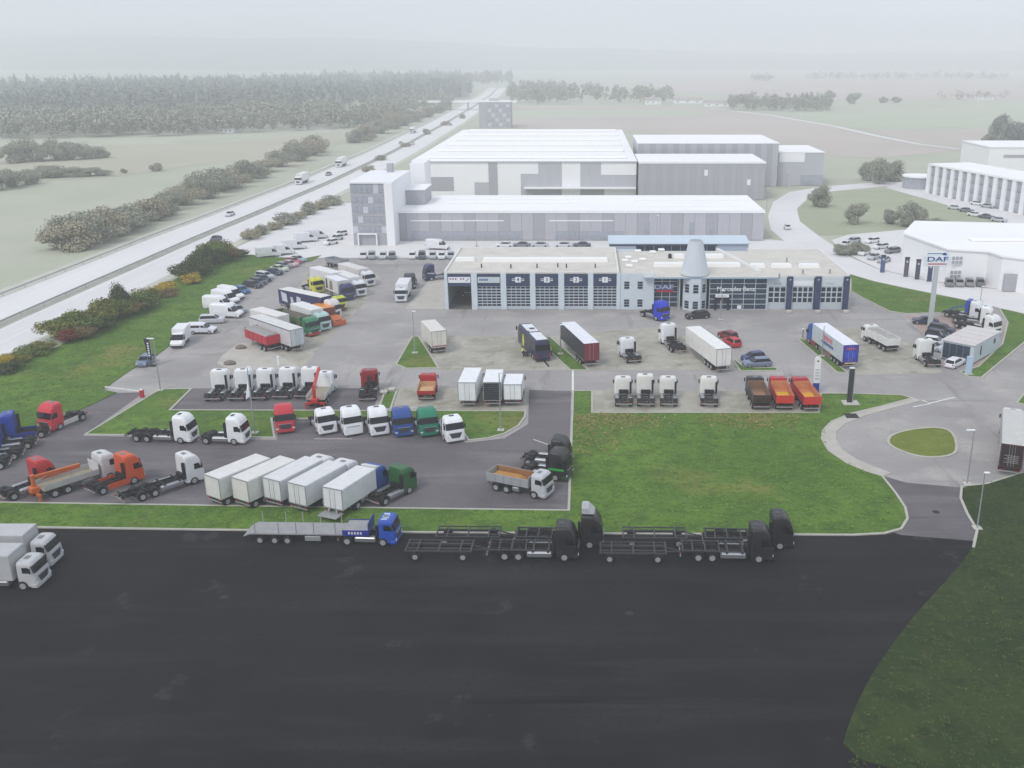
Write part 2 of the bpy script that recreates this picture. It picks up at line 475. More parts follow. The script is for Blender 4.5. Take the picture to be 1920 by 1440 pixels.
BIG = PX([(1078, 777), (1530, 777), (1545, 800), (1550, 850), (1650, 895), (1695, 960), (1650, 1000), (1100, 1000), (1070, 955)])
BANK = PX([(-60, 740), (110, 655), (240, 585), (335, 525), (405, 484), (560, 486), (500, 512), (420, 566), (345, 622), (246, 692), (195, 730), (134, 775), (-60, 878)])
tufts('grass_tufts', 'grass tufts all over the big lawn', BIG, 2.2, TUFT, .1, .26, 21)
tufts('grass_tufts', 'grass tufts all over the bank by the motorway', BANK, 1.6, TUFT, .12, .3, 22)
tufts('grass_tufts', 'grass tufts on the wedge lawn by the street', PX([(1600, 530), (1700, 545), (1860, 577), (1700, 587), (1620, 558)]), 1.6, TUFT, .12, .3, 23)
tufts('grass_tufts', 'grass tufts on the narrow lawn above the service road', PX([(-30, 946), (600, 955), (1060, 961), (1060, 1000), (80, 989), (-30, 1000)]), 2.2, TUFT, .1, .24, 24)
tufts('grass_tufts', 'dark grass tufts on the verge at lower right', PX([(1812, 918), (1925, 890), (1925, 1445), (1580, 1445), (1640, 1290), (1720, 1170), (1800, 1080), (1840, 1000), (1812, 940)]), 3.0, leaf_mat('tuft_dark', (38, 54, 22), (76, 92, 42), (104, 104, 62)), .1, .24, 26)  # tufts darkened to match the painted fade of the verge
y0d, y1d = at(1300, 776).y, at(1300, 806).y
tufts('dry_tufts', 'yellowed worn turf along the edge of the paved bay', BIG, 11.0, TUFT_DRY, .14, .34, 25, lambda p, r: r.random() < max(0, (1 - abs(p[1] - (y0d*.75 + y1d*.25))/5.5))*(.45 + .4*math.sin(p[0]*.35)) or (p[0] < 6 and r.random() < .5*max(0, 1 - (y0d - p[1])/16)*max(0, 1 - p[0]/6)))
# footways
def band(name, outer, inner, z, m):
    o, i = PX(outer), PX(inner)
    p = o + i[::-1]
    b = MB(); p = ccw(p); n = len(p)
    b.v = [(x, y, 0) for x, y in p] + [(x, y, z) for x, y in p]
    b.f = [tuple(range(n, 2*n))] + [(k, (k+1) % n, n + (k+1) % n, n + k) for k in range(n)]
    return setting(name, b.mesh(name, m))
FOOT = ground_mat('footway_slabs', [(186, 182, 174), (172, 168, 160)], [(0.4, 0.42, 0.7)], 0.9)
band('pavement', [(1714, 747), (1655, 763), (1600, 776), (1562, 791), (1545, 808), (1543, 824), (1556, 846), (1590, 869), (1625, 884), (1656, 893)],
     [(1726, 752), (1676, 765), (1625, 779), (1585, 795), (1568, 810), (1567, 824), (1578, 843), (1606, 862), (1640, 876), (1672, 888)], 0.09, FOOT)
b = MB()
fp = PX([(407, 682), (416, 668), (446, 645), (476, 641), (566, 692), (480, 695), (428, 692)])
n = len(fp); fp = ccw(fp)
b.v = [(x, y, 0) for x, y in fp] + [(x, y, 0.1) for x, y in fp]; b.f = [tuple(range(n, 2*n))] + [(k, (k+1) % n, n + (k+1) % n, n + k) for k in range(n)]
setting('paved_island', b.mesh('paved_island', FOOT))
b = MB()
fp = ccw(PX([(760, 580), (806, 524), (838, 524), (836, 581)])); n = 4
b.v = [(x, y, 0) for x, y in fp] + [(x, y, 0.12) for x, y in fp]; b.f = [tuple(range(n, 2*n))] + [(k, (k+1) % n, n + (k+1) % n, n + k) for k in range(n)]
setting('paved_island', b.mesh('paved_island', FOOT))
# street round the site
sheet('street', PX([(1470, 452), (1445, 430), (1440, 405), (1450, 378), (1480, 360), (1540, 350), (1640, 342), (1740, 338), (1740, 345), (1640, 351), (1560, 359), (1515, 372), (1494, 392), (1500, 415),
      (1535, 442), (1565, 462), (1600, 485), (1650, 506), (1745, 528), (1920, 548), (2200, 580), (2200, 650), (1960, 596), (1872, 577), (1800, 560), (1700, 540), (1640, 527), (1592, 513), (1540, 489), (1500, 470)]), 0.012, PALE)
sheet('dealer_forecourt', PX([(1575, 470), (1560, 450), (1590, 440), (1700, 430), (2100, 430), (2100, 560), (1920, 547), (1745, 527), (1650, 505)]), 0.006, PALE)
sheet('car_park', PX([(1660, 352), (1700, 338), (1930, 380), (2060, 410), (2060, 450), (1920, 432), (1840, 405), (1760, 380)]), 0.02, PALE)
sheet('green', [W2(at(x, y)) for x, y in [(1515, 372), (1560, 359), (1660, 353), (1760, 381), (1840, 406), (1920, 433), (1920, 436), (1700, 430), (1590, 440), (1535, 441), (1500, 414), (1495, 392)]], 0.008,
      ground_mat('rough_meadow', [(158, 164, 138), (170, 172, 150), (146, 154, 126)], [(0.05, 0.4, 0.68), (0.4, 0.5, 0.8)], 0.95))

# fields on the plain, in their haze-paled colours
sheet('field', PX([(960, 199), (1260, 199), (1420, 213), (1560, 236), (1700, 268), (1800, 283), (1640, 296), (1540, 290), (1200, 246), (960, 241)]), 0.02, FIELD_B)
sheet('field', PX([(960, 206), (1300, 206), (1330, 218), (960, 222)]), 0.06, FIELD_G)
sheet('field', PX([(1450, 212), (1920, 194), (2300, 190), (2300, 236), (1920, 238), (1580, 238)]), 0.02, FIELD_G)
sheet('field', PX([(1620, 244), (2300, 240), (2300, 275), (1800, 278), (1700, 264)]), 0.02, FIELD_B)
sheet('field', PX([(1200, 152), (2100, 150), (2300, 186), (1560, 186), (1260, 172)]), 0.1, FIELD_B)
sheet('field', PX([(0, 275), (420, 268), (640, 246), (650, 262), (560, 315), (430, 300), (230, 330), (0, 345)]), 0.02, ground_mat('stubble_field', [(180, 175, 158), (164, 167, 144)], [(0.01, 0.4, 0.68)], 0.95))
def ribbon(pts, w, z):
    """flat strip along world points"""
    b = MB()
    for i, p in enumerate(pts):
        a, c = Vector(pts[max(i-1, 0)]), Vector(pts[min(i+1, len(pts)-1)])
        d = (c - a).normalized(); n = Vector((-d.y, d.x)) * w / 2
        b.v += [(p[0] + n.x, p[1] + n.y, z), (p[0] - n.x, p[1] - n.y, z)]
    b.f = [(2*i, 2*i+1, 2*i+3, 2*i+2) for i in range(len(pts) - 1)]
    return b
setting('farm_track', ribbon(PX([(1330, 203), (1450, 217), (1560, 236), (1640, 254), (1720, 270), (1800, 280)]), 5, 0.09).mesh('farm_track', PALE))

# motorway
MC = [(-40, -109), (0, -109), (170, -108.3), (256, -106.3), (320, -103.5), (390, -101), (510, -100.5), (700, -103.5), (937, -109.5), (1200, -119), (1600, -138)]
def mcx(y):
    for (a, xa), (b_, xb) in zip(MC, MC[1:]):
        if a <= y <= b_:
            t = (y - a) / (b_ - a); t = t * t * (3 - 2 * t) * 0.5 + t * 0.5
            return xa + (xb - xa) * t
    return MC[-1][1]
def mstrip(x0, x1, z, m, name, y0=-40, y1=1590, step=20):
    b = MB(); y = y0
    while y <= y1:
        c = mcx(y); b.v += [(c + x0, y, z), (c + x1, y, z)]; y += step
    b.f = [(2*i, 2*i+1, 2*i+3, 2*i+2) for i in range(len(b.v)//2 - 1)]
    return setting(name, b.mesh(name, m))
mstrip(1.6, 12.4, 0.0, MWAY, 'motorway')
mstrip(-12.4, -1.6, 0.0, MWAY, 'motorway')
mstrip(-1.6, 1.6, -0.006, ground_mat('median_strip', [(168, 168, 160), (152, 154, 144)], [(0.2, 0.4, 0.7)], 0.95), 'median')
mstrip(-17, -12.4, -0.02, ground_mat('motorway_verge', [(196, 194, 184), (184, 186, 170)], [(0.2, 0.4, 0.7)], 0.95), 'verge')
mstrip(12.4, 15, -0.02, MATS['motorway_verge'], 'verge', y0=-40)
for x in (2.3, 11.0, -2.3, -11.0): mstrip(x - 0.15, x + 0.15, 0.008, LINE, 'lane_line')
b = MB(); y = -30
while y < 1000:
    for x in (5.2, 8.1, -5.2, -8.1):
        c = mcx(y); c2 = mcx(y + 6); o = len(b.v)
        b.v += [(c + x - .1, y, .008), (c + x + .1, y, .008), (c2 + x + .1, y + 6, .008), (c2 + x - .1, y + 6, .008)]; b.f.append((o, o+1, o+2, o+3))
    y += 18
setting('lane_dashes', b.mesh('lane_dashes', LINE))
def guardrail(x, label):
    r = thing('guardrail', label, 'guardrail', None, (mcx(0) + x, 0, 0))
    ox = mcx(0) + x
    b = MB(); y = 0; ring = []
    while y <= 1000:
        c = mcx(y) + x - ox; ring.append([(c - .06, y, .5), (c + .06, y, .5), (c + .06, y, .8), (c - .06, y, .8)]); y += 20
    b.loft(ring); link('rail', b.mesh('rail', M_STEEL), r)
    b = MB(); y = 4
    while y < 600:
        c = mcx(y) + x - ox; b.box(c - .05, c + .05, y - .05, y + .05, 0, .5); y += 8
    o = link('rail_posts', b.mesh('rail_posts', M_STEEL), r); o['kind'] = 'stuff'
guardrail(0.0, 'steel guardrail running down the middle of the motorway')
guardrail(-12.9, 'steel guardrail along the far field side of the motorway')
# white bay lines and road paint near the roundabout
def paintline(pts, w=0.15, z=0.02): setting('road_marking', ribbon(PX(pts), w, z).mesh('road_marking', LINE))
paintline([(1728, 750), (1745, 757), (1712, 763)], 0.25)
paintline([(1740, 757), (1790, 745)], 0.25)
paintline([(1074, 735), (1074, 694)], 0.3)
paintline([(590, 823), (660, 823)], 0.12)
paintline([(1000, 824), (1040, 838)], 0.12)
# drain cover by the roundabout and hose trench mark
o = boxpart(None, 'drain_grate', M_CHASSIS, (at(1586, 781).x - 0.1, at(1608, 781).x, at(1595, 785).y, at(1595, 777).y, 0.09, 0.15)); tag(o, 'dark square drain grate in the footway beside the roundabout', 'drain')
o = part(None, 'hose', M_DARK, None, lambda b: b.tube(at(1012, 668, .05), at(1018, 674, .05), .14).tube(at(1018, 674, .05), at(1029, 687, .05), .14)); tag(o, 'black hose lying on the paving behind the coach', 'hose')

for px, py, lab in ((1180, 1150, 'right'), (420, 1120, 'left'), (1755, 960, 'upper')):
    q = at(px, py); o = part(None, 'manhole_cover', M_CHASSIS, ('manh',), lambda b: b.cyl((0, 0, .008), 'z', .4, .016, 18).cyl((0, 0, .018), 'z', .28, .01, 18), (q.x, q.y, .004)); tag(o, 'round iron manhole cover in the dark service road, %s one' % lab, 'manhole cover')
# ------------------------------------------------------------------ vehicles: x forward (front at 0), y left, z up
def rring(xf, xr, hw, r, z, n=3):
    out = []
    for cx, cy, a0 in ((xf - r, -hw + r, -90), (xf - r, hw - r, 0), (xr + r, hw - r, 90), (xr + r, -hw + r, 180)):
        for k in range(n + 1):
            a = R(a0 + 90 * k / n); out.append((cx + r * math.cos(a), cy + r * math.sin(a), z))
    return out
def lerp_level(lv, z):
    for a, b in zip(lv, lv[1:]):
        if a[0] <= z <= b[0]:
            t = (z - a[0]) / max(b[0] - a[0], 1e-6)
            return tuple(p + (q - p) * t for p, q in zip(a, b))
    return lv[-1] if z > lv[-1][0] else lv[0]
def hull(b, lv):
    b.loft([rring(xf, xr, hw, r, z) for z, xf, xr, hw, r in lv])
def hull_band(b, lv, z0, z1, i0, i1, off=0.015, nz=2):
    """strip of the hull surface between heights z0 and z1, ring points i0..i1, lifted by off"""
    rows = []
    for k in range(nz + 1):
        z, xf, xr, hw, r = lerp_level(lv, z0 + (z1 - z0) * k / nz)
        rg = rring(xf + off, xr - off, hw + off, r, z)
        rows.append([rg[i % 16] for i in range(i0, i1 + 1)])
    o = len(b.v); n = i1 - i0 + 1
    for r_ in rows: b.v += r_
    for k in range(nz):
        for i in range(n - 1): b.f.append((o + k*n + i, o + k*n + i + 1, o + (k+1)*n + i + 1, o + (k+1)*n + i))
def side_pane(b, lv, s, z0, z1, xa0, xb0, xa1, xb1, off=0.015):
    """four-cornered pane on one flank: bottom from xa0 to xb0, top from xa1 to xb1"""
    h0, h1 = lerp_level(lv, z0)[3] + off, lerp_level(lv, z1)[3] + off
    v = [(xa0, s*h0, z0), (xb0, s*h0, z0), (xb1, s*h1, z1), (xa1, s*h1, z1)]
    b.add(v, [(0, 1, 2, 3) if s < 0 else (3, 2, 1, 0)])

CABS = {  # z, front x, rear x, half width, corner radius
 'high': [(.38, -.12, -2.2, 1.16, .2), (.5, 0, -2.22, 1.22, .22), (1.3, 0, -2.25, 1.24, .24), (1.8, -.06, -2.25, 1.24, .26), (2.75, -.32, -2.25, 1.22, .26), (3.1, -.46, -2.25, 1.2, .26), (3.42, -.7, -2.24, 1.15, .26), (3.58, -.98, -2.2, 1.05, .24), (3.64, -1.25, -2.15, .92, .24)],
 'mid': [(.38, -.12, -2.2, 1.16, .2), (.5, 0, -2.22, 1.22, .22), (1.3, 0, -2.25, 1.24, .24), (1.8, -.06, -2.25, 1.24, .26), (2.75, -.38, -2.25, 1.2, .28), (3.05, -.6, -2.22, 1.12, .3), (3.22, -.95, -2.18, 1.0, .3)],
 'low': [(.38, -.1, -1.75, 1.14, .2), (.5, 0, -1.77, 1.18, .2), (1.3, 0, -1.8, 1.2, .22), (1.75, -.06, -1.8, 1.2, .24), (2.6, -.34, -1.8, 1.16, .26), (2.78, -.5, -1.78, 1.08, .28), (2.84, -.7, -1.72, .98, .3)],
}
def wheel(r, x, s, rad=.5, w=.32, y=None, rim=True):
    y = (1.24 - w / 2) if y is None else y
    def tyre(b):
        rs = []
        for t, q in ((-w/2, rad*.82), (-w/2 + .04, rad), (w/2 - .04, rad), (w/2, rad*.82)):
            rs.append([(q*math.sin(2*math.pi*k/14), t, q*math.cos(2*math.pi*k/14)) for k in range(14)])
        b.loft(rs)
    o = part(r, 'wheel', M_TYRE, ('tyre', rad, w), tyre, (x, s*y, rad))
    if rim:
        part(o, 'rim', M_RIM, ('rim', rad), lambda b: b.cyl((0, 0, 0), 'y', rad*.58, .05, 10), (0, s*(w/2), 0))
    return o
def axle(r, x, dual=False, rad=.5, rim=True):
    for s in (-1, 1): wheel(r, x, s, rad, .58 if dual else .32, rim=rim)
def add_cab(r, color, style='high', grille=None, lower=None, lights=True, dark_gap=True, bumper=None, hatch=True, visor=False):
    lv = CABS[style]; top = lv[-1][0]; xr = lv[2][2]
    p = paint(color)
    part(r, 'cab', p, ('cab', style), lambda b: hull(b, lv), smooth=False)
    wz0, wz1 = (1.84, 2.66) if style != 'low' else (1.8, 2.5)
    part(r, 'windscreen', M_GLASS, ('ws', style), lambda b: hull_band(b, lv, wz0, wz1, 1, 6))
    for s in (-1, 1):
        part(r, 'side_window', M_GLASS, ('sw', style, s), lambda b: side_pane(b, lv, s, wz0 + .02, wz1 - .12, -1.22, -.4, -1.22, -.62))
        part(r, 'headlight', M_LAMP, ('hl', s), lambda b: b.box(-.04, .02, s*1.02 - .16, s*1.02 + .16, .72, .92, .01))
        if style != 'low' or True:
            part(r, 'mirror', M_DARK, ('mir', s), lambda b: b.box(-.46, -.34, s*1.37 - .08, s*1.37 + .08, 1.85, 2.4, .03).box(-.42, -.39, min(s*1.2, s*1.32), max(s*1.2, s*1.32), 2.28, 2.34))
    part(r, 'grille', grille or M_GRILLE, ('gr', style), lambda b: b.loft([[(-.03, -.52, .72), (.025, -.52, .72), (.025, .52, .72), (-.03, .52, .72)], [(-.03, -.8, 1.36), (.025, -.8, 1.36), (.025, .8, 1.36), (-.03, .8, 1.36)]]))
    part(r, 'grille_bar', M_TANK, ('grb',), lambda b: b.box(-.02, .04, -.84, .84, 1.37, 1.47, .01))
    part(r, 'bumper', paint(lower) if lower else (paint(bumper) if bumper else p), ('bump', 'l'), lambda b: hull(b, [(.3, -.1, -.7, 1.14, .2), (.34, .03, -.72, 1.22, .22), (.66, .04, -.72, 1.25, .22), (.7, 0, -.7, 1.22, .22)]))
    if hatch: part(r, 'roof_hatch', M_GRILLE if (color[0] + color[1]) % 2 else mat('hatch_grey', (120, 122, 126), .5), ('hatch', style), lambda b: b.box(xr + .35, xr + .8, -.32, .32, top - .01, top + .04, .01))
    if dark_gap:
        part(r, 'exhaust_stack', M_DARK, ('exh', style), lambda b: b.box(xr - .32, xr - .02, -1.2, -.92, 1.0, min(top - .5, 3.0), .03))
        part(r, 'air_tank', M_DARK, ('air', style), lambda b: b.box(xr - .4, xr - .02, -.75, .6, 1.0, 1.55, .05))
    if visor: part(r, 'sun_visor', M_DARK, ('vis', style), lambda b: b.box(-.42, -.2, -1.1, 1.1, 2.68, 2.82, .03))
    return lv
def add_chassis(r, x0, x1, z=.98, m=None, key=None):
    m = m or M_CHASSIS
    def fn(b):
        for s in (-1, 1): b.box(x1, x0, s*.42 - .05, s*.42 + .05, z - .28, z)
        x = x0 - .6
        while x > x1:
            b.box(x - .06, x + .06, -.42, .42, z - .24, z - .06); x -= .95
    part(r, 'chassis', m, ('chs', round(x0, 2), round(x1, 2), z), fn)
def add_tank(r, x0, x1, m=None, s=-1, z0=.42, z1=.98):
    part(r, 'fuel_tank', m or M_TANK, ('tank', round(x1 - x0, 2), z0, z1), lambda b: b.box(-(x1-x0)/2, (x1-x0)/2, -.3, .3, z0, z1, .1), ((x0+x1)/2, s*.9, 0))
def add_guard(r, x, rad=.62, m=None):
    def fn(b):
        rs = []
        for k in range(7):
            a = R(15 + 150 * k / 6)
            c, d = math.cos(a), math.sin(a)
            rs.append([(rad*c, -.3, .5 + rad*d), (rad*c, .3, .5 + rad*d), ((rad+.03)*c, .3, .5 + (rad+.03)*d), ((rad+.03)*c, -.3, .5 + (rad+.03)*d)])
        b.loft(rs)
    for s in (-1, 1): part(r, 'mudguard', m or M_DARK, ('mg', rad), fn, (x, s*.95, 0))
def add_fifth(r, x):
    part(r, 'fifth_wheel', M_CHASSIS, ('fifth',), lambda b: b.cyl((0, 0, 1.1), 'z', .48, .1, 12).box(-.75, -.2, -.34, -.1, 1.04, 1.14).box(-.75, -.2, .1, .34, 1.04, 1.14).box(-.3, .3, -.45, .45, .95, 1.06), (x, 0, 0))
def add_tail(r, x, z=.62, light=M_LAMP):
    part(r, 'rear_bumper', M_STEEL, ('rb',), lambda b: b.box(-.06, .06, -1.15, 1.15, -.07, .07), (x, 0, z))
    for s in (-1, 1): part(r, 'tail_light', M_TAIL, ('tl',), lambda b: b.box(-.04, .04, -.2, .2, -.07, .07), (x - .05, s*.85, z + .2))

def place(r, L, rear, front, z=0.0, anchor='c', ground=0.012):
    a, f = at(rear[0], rear[1], z), at(front[0], front[1], z)
    d = (f - a); d.z = 0; d.normalize()
    if anchor == 'f': o = f
    elif anchor == 'r': o = a + d * L
    else: o = (a + f) / 2 + d * (L / 2)
    r.location = (o.x, o.y, ground); r.rotation_euler = (0, 0, math.atan2(d.y, d.x))
    return r

TRG = 'lorries parked in the yard'
def tractor(label, color, rear, front, style='high', L=6.0, axles=None, lower=None, tank=None, grille=None, skirts=None, name='tractor_unit', anchor='c', z=0, gap=True, group=TRG, visor=False, hatch=True):
    r = thing(name, label, 'truck', group)
    add_cab(r, color, style, grille, lower, dark_gap=gap, visor=visor, hatch=hatch)
    ax = axles or (1.38, L - .95)
    add_chassis(r, -.5, -L)
    for i, x in enumerate(ax):
        axle(r, -x, dual=(i > 0))
        if i > 0: add_guard(r, -x)
    if skirts:
        for s in (-1, 1): part(r, 'side_skirt', paint(skirts), ('skirt', round(ax[1], 2)), lambda b: b.box(-ax[1] + .7, -2.05, -.03, .03, .38, 1.05, .01), (0, s*1.19, 0))
    else:
        for s in (-1, 1): add_tank(r, -ax[1] + .75, -2.1, tank, s)
    if L > 5 : add_fifth(r, -(ax[-1] - .15 if len(ax) == 2 else (ax[-1] + ax[-2]) / 2))
    add_tail(r, -L)
    return place(r, L, rear, front, z, anchor)
def chassis_truck(label, color, rear, front, style='high', L=9.0, axles=(1.38, 5.6, 6.95), name='chassis_lorry', deck=None, anchor='c', frame=None, group=TRG):
    r = thing(name, label, 'truck', group)
    add_cab(r, color, style)
    add_chassis(r, -.5, -L)
    for i, x in enumerate(axles):
        axle(r, -x, dual=(i > 0))
        if i > 0: add_guard(r, -x)
    for s in (-1, 1): add_tank(r, -axles[1] + .8, -2.6, None, s)
    part(r, 'subframe', frame or M_CHASSIS, ('subf', L), lambda b: [b.box(-L + .1, -2.7, s*.5 - .06, s*.5 + .06, .99, 1.12) for s in (-1, 1)] + [b.box(-x - .08, -x + .08, -1.2, 1.2, 1.0, 1.1) for x in (3.0, L*.5, L*.72, L - .3)])
    add_tail(r, -L)
    return place(r, L, rear, front, 0, anchor)
def add_cargo(r, x0, x1, z0, z1, side, roof=None, rear=None, hw=1.27, doors=True, frame=None, trim=None):
    """x0 front, x1 rear (more negative)"""
    L = x0 - x1
    part(r, 'cargo_box', paint(side), ('cargo', round(L, 2), round(z1 - z0, 2)), lambda b: b.box(-L, 0, -hw, hw, 0, z1 - z0, .04), (x0, 0, z0))
    part(r, 'roof_panel', paint(roof or side), ('croof', round(L, 2)), lambda b: b.box(-L + .05, -.05, -hw + .05, hw - .05, 0, .03), (x0, 0, z1))
    h = z1 - z0
    fm = paint(frame) if frame else (M_STEEL)
    part(r, 'rear_frame', fm, ('rf', round(h, 2)), lambda b: b.box(-.05, 0, -hw - .01, -hw + .07, 0, h + .02).box(-.05, 0, hw - .07, hw + .01, 0, h + .02).box(-.05, 0, -hw, hw, h - .08, h + .03).box(-.05, 0, -hw, hw, 0, .1), (x1, 0, z0))
    if doors:
        for s in (-1, 1):
            d = part(r, 'rear_door', paint(rear or side), ('rd', round(h, 2)), lambda b: b.box(-.03, 0, -.58, .58, .11, h - .1, .01), (x1 - .005, s*.6, z0))
            part(d, 'lock_rod', M_STEEL, ('lr', round(h, 2)), lambda b: b.tube((-.05, 0, .12), (-.05, 0, h - .12), .025, 5), (0, -s*.3, 0))
    else:
        d = part(r, 'roller_door', paint(rear or side), ('rl', round(h, 2)), lambda b: [b.box(-.03, 0, -1.18, 1.18, .11 + i*(h - .22)/8, .09 + (i+1)*(h - .22)/8) for i in range(8)], (x1 - .005, 0, z0))
def box_lorry(label, color, side, rear, front, L=9.0, style='mid', roof=None, rearc=None, z=0.0, anchor='c', boxh=2.75, axles=None, name='box_lorry', doors=True, spoiler=False, group=TRG, lower=None, boxz=1.05, prints=None):
    r = thing(name, label, 'truck', group)
    lv = add_cab(r, color, style, lower=lower, dark_gap=False)
    xb = lv[2][2] - .35
    add_chassis(r, -.5, -L + .15)
    ax = axles or ((1.38, L - 2.6) if L < 9.5 else (1.38, L - 4.0, L - 2.65))
    for i, x in enumerate(ax):
        axle(r, -x, dual=(i > 0))
        if i > 0: add_guard(r, -x, .6)
    add_tank(r, -ax[1] + .8, -2.7, None, -1); add_tank(r, -ax[1] + 1.2, -2.7, M_DARK, 1)
    add_cargo(r, xb, -L, boxz, boxz + boxh, side, roof, rearc, doors=doors)
    if prints: prints(r, xb, -L, boxz, boxz + boxh)
    if spoiler: part(r, 'roof_spoiler', paint(color), ('spoil', style), lambda b: b.prism_y([(-.9, CABS[style][-1][0] - .25), (-2.2, CABS[style][-1][0] - .25), (-2.2, 3.75), (-1.9, 3.72)], -1.05, 1.05))
    add_tail(r, -L + .1)
    return place(r, L, rear, front, z, anchor)
def trailer(label, side, rear, front, L=13.6, roof=None, rearc=None, z=4.0, anchor='c', top=4.0, floor=1.15, axles=(8.9, 10.2, 11.5), guard=M_STEEL, name='box_trailer', prints=None, trim=None, group='semi-trailers in the yard', doors=True, frame=None):
    r = thing(name, label, 'trailer', group)
    add_cargo(r, 0, -L, floor, top, side, roof, rearc, doors=doors, frame=frame)
    add_chassis(r, -.4, -L + .1, floor - .02)
    for x in axles:
        axle(r, -(x if L > 13 else x * L / 13.6), dual=True)
    for s in (-1, 1):
        part(r, 'landing_leg', M_STEEL, ('leg',), lambda b: b.box(-.08, .08, -.08, .08, .1, 1.0).box(-.16, .16, -.16, .16, 0, .1), (-2.8*L/13.6, s*.75, 0))
        part(r, 'side_guard', guard, ('sg', L), lambda b: b.box(-L*.62, -L*.24, -.02, .02, .5, .62).box(-L*.62, -L*.24, -.02, .02, .8, .92), (0, s*1.2, 0))
    add_tail(r, -L + .1, .6)
    if trim:
        for s in (-1, 1): part(r, 'curtain_rail', paint(trim), ('crail', L), lambda b: b.box(-L, 0, -.02, .02, top - .16, top - .02), (0, s*1.275, 0))
    if prints: prints(r, 0, -L, floor, top)
    return place(r, L, rear, front, z, anchor)
def add_tub(r, x0, x1, z0, z1, out, inner, load=None, hw=1.25, tilt=0, loadz=.25, tailgate=None, tarp=None, name='tipper_body', ribs=True):
    """open-topped tipping body"""
    L = x0 - x1; h = z1 - z0
    body = part(r, name, paint(out), ('tub', round(L, 2), round(h, 2)), lambda b: (b.box(-L, 0, -hw, hw, 0, .1), b.box(-L, 0, -hw, -hw + .07, .1, h, .015), b.box(-L, 0, hw - .07, hw, .1, h, .015), b.box(-.08, 0, -hw + .07, hw - .07, .1, h + .25, .015)), (x0, 0, z0))
    part(body, 'liner', mat('tub_%d_%d_%d' % inner, inner, .7, var=.2, vscale=2, dirt=.2), ('liner', round(L, 2), round(h, 2)),
         lambda b: (b.box(-L + .05, -.08, -hw + .07, hw - .07, .1, .12), b.box(-L + .05, -.08, -hw + .07, -hw + .09, .12, h - .02), b.box(-L + .05, -.08, hw - .09, hw - .07, .12, h - .02), b.box(-.1, -.08, -hw + .09, hw - .09, .12, h + .2)))
    part(body, 'tailgate', paint(tailgate or out), ('tg', round(L, 2), round(h, 2)), lambda b: b.box(-L - .07, -L - .005, -hw, hw, .02, h - .02, .015).box(-L - .1, -L - .07, -hw, hw, h*.46, h*.56))
    if ribs:
        part(body, 'side_ribs', paint(out), ('ribs', round(L, 2), round(h, 2)), lambda b: [b.box(-x - .06, -x + .06, s*hw - (.0 if s > 0 else .06), s*hw + (.06 if s > 0 else 0), .1, h - .05) for s in (-1, 1) for x in [L*k/5 for k in range(1, 5)]])
    if load:
        part(body, 'load', mat('load_%d_%d_%d' % load, load, .9, var=.2, vscale=3), ('load', round(L, 2)), lambda b: b.loft([rring(-L*.25, -L + .15, hw - .12, .2, .13), rring(-L*.35, -L + .25, hw - .3, .25, .13 + loadz)]))
    if tarp: part(body, 'tarpaulin', tarp, ('tarp', round(L, 2), round(h, 2)), lambda b: b.loft([[(-L, -hw, h - .05), (-L, hw, h - .05), (-L, hw*.6, h + .2), (-L, -hw*.6, h + .2)], [(0, -hw, h - .05), (0, hw, h - .05), (0, hw*.6, h + .3), (0, -hw*.6, h + .3)]]))
    return body
def tipper(label, color, rear, front, body, inner, L=7.8, axles=(1.38, 3.1, 5.6, 6.95), style='low', load=None, tub_h=1.1, anchor='c', lower=None, name='tipper_lorry', tailgate=None, loadz=.2, group=TRG, tarp=None):
    r = thing(name, label, 'truck', group)
    lv = add_cab(r, color, style, lower=lower, dark_gap=False)
    xb = lv[2][2] - .25
    add_chassis(r, -.5, -L + .2)
    for i, x in enumerate(axles):
        axle(r, -x, dual=(x > 4))
        if i > 0: add_guard(r, -x, .6)
    add_tub(r, xb, -L, 1.2, 1.2 + tub_h, body, inner, load, tailgate=tailgate, loadz=loadz, tarp=tarp)
    add_tank(r, -axles[-2] + .7, -axles[-2] + 1.6, None, -1); add_tank(r, -axles[-2] + .7, -axles[-2] + 1.6, M_DARK, 1)
    add_tail(r, -L + .1)
    return place(r, L, rear, front, 0, anchor)

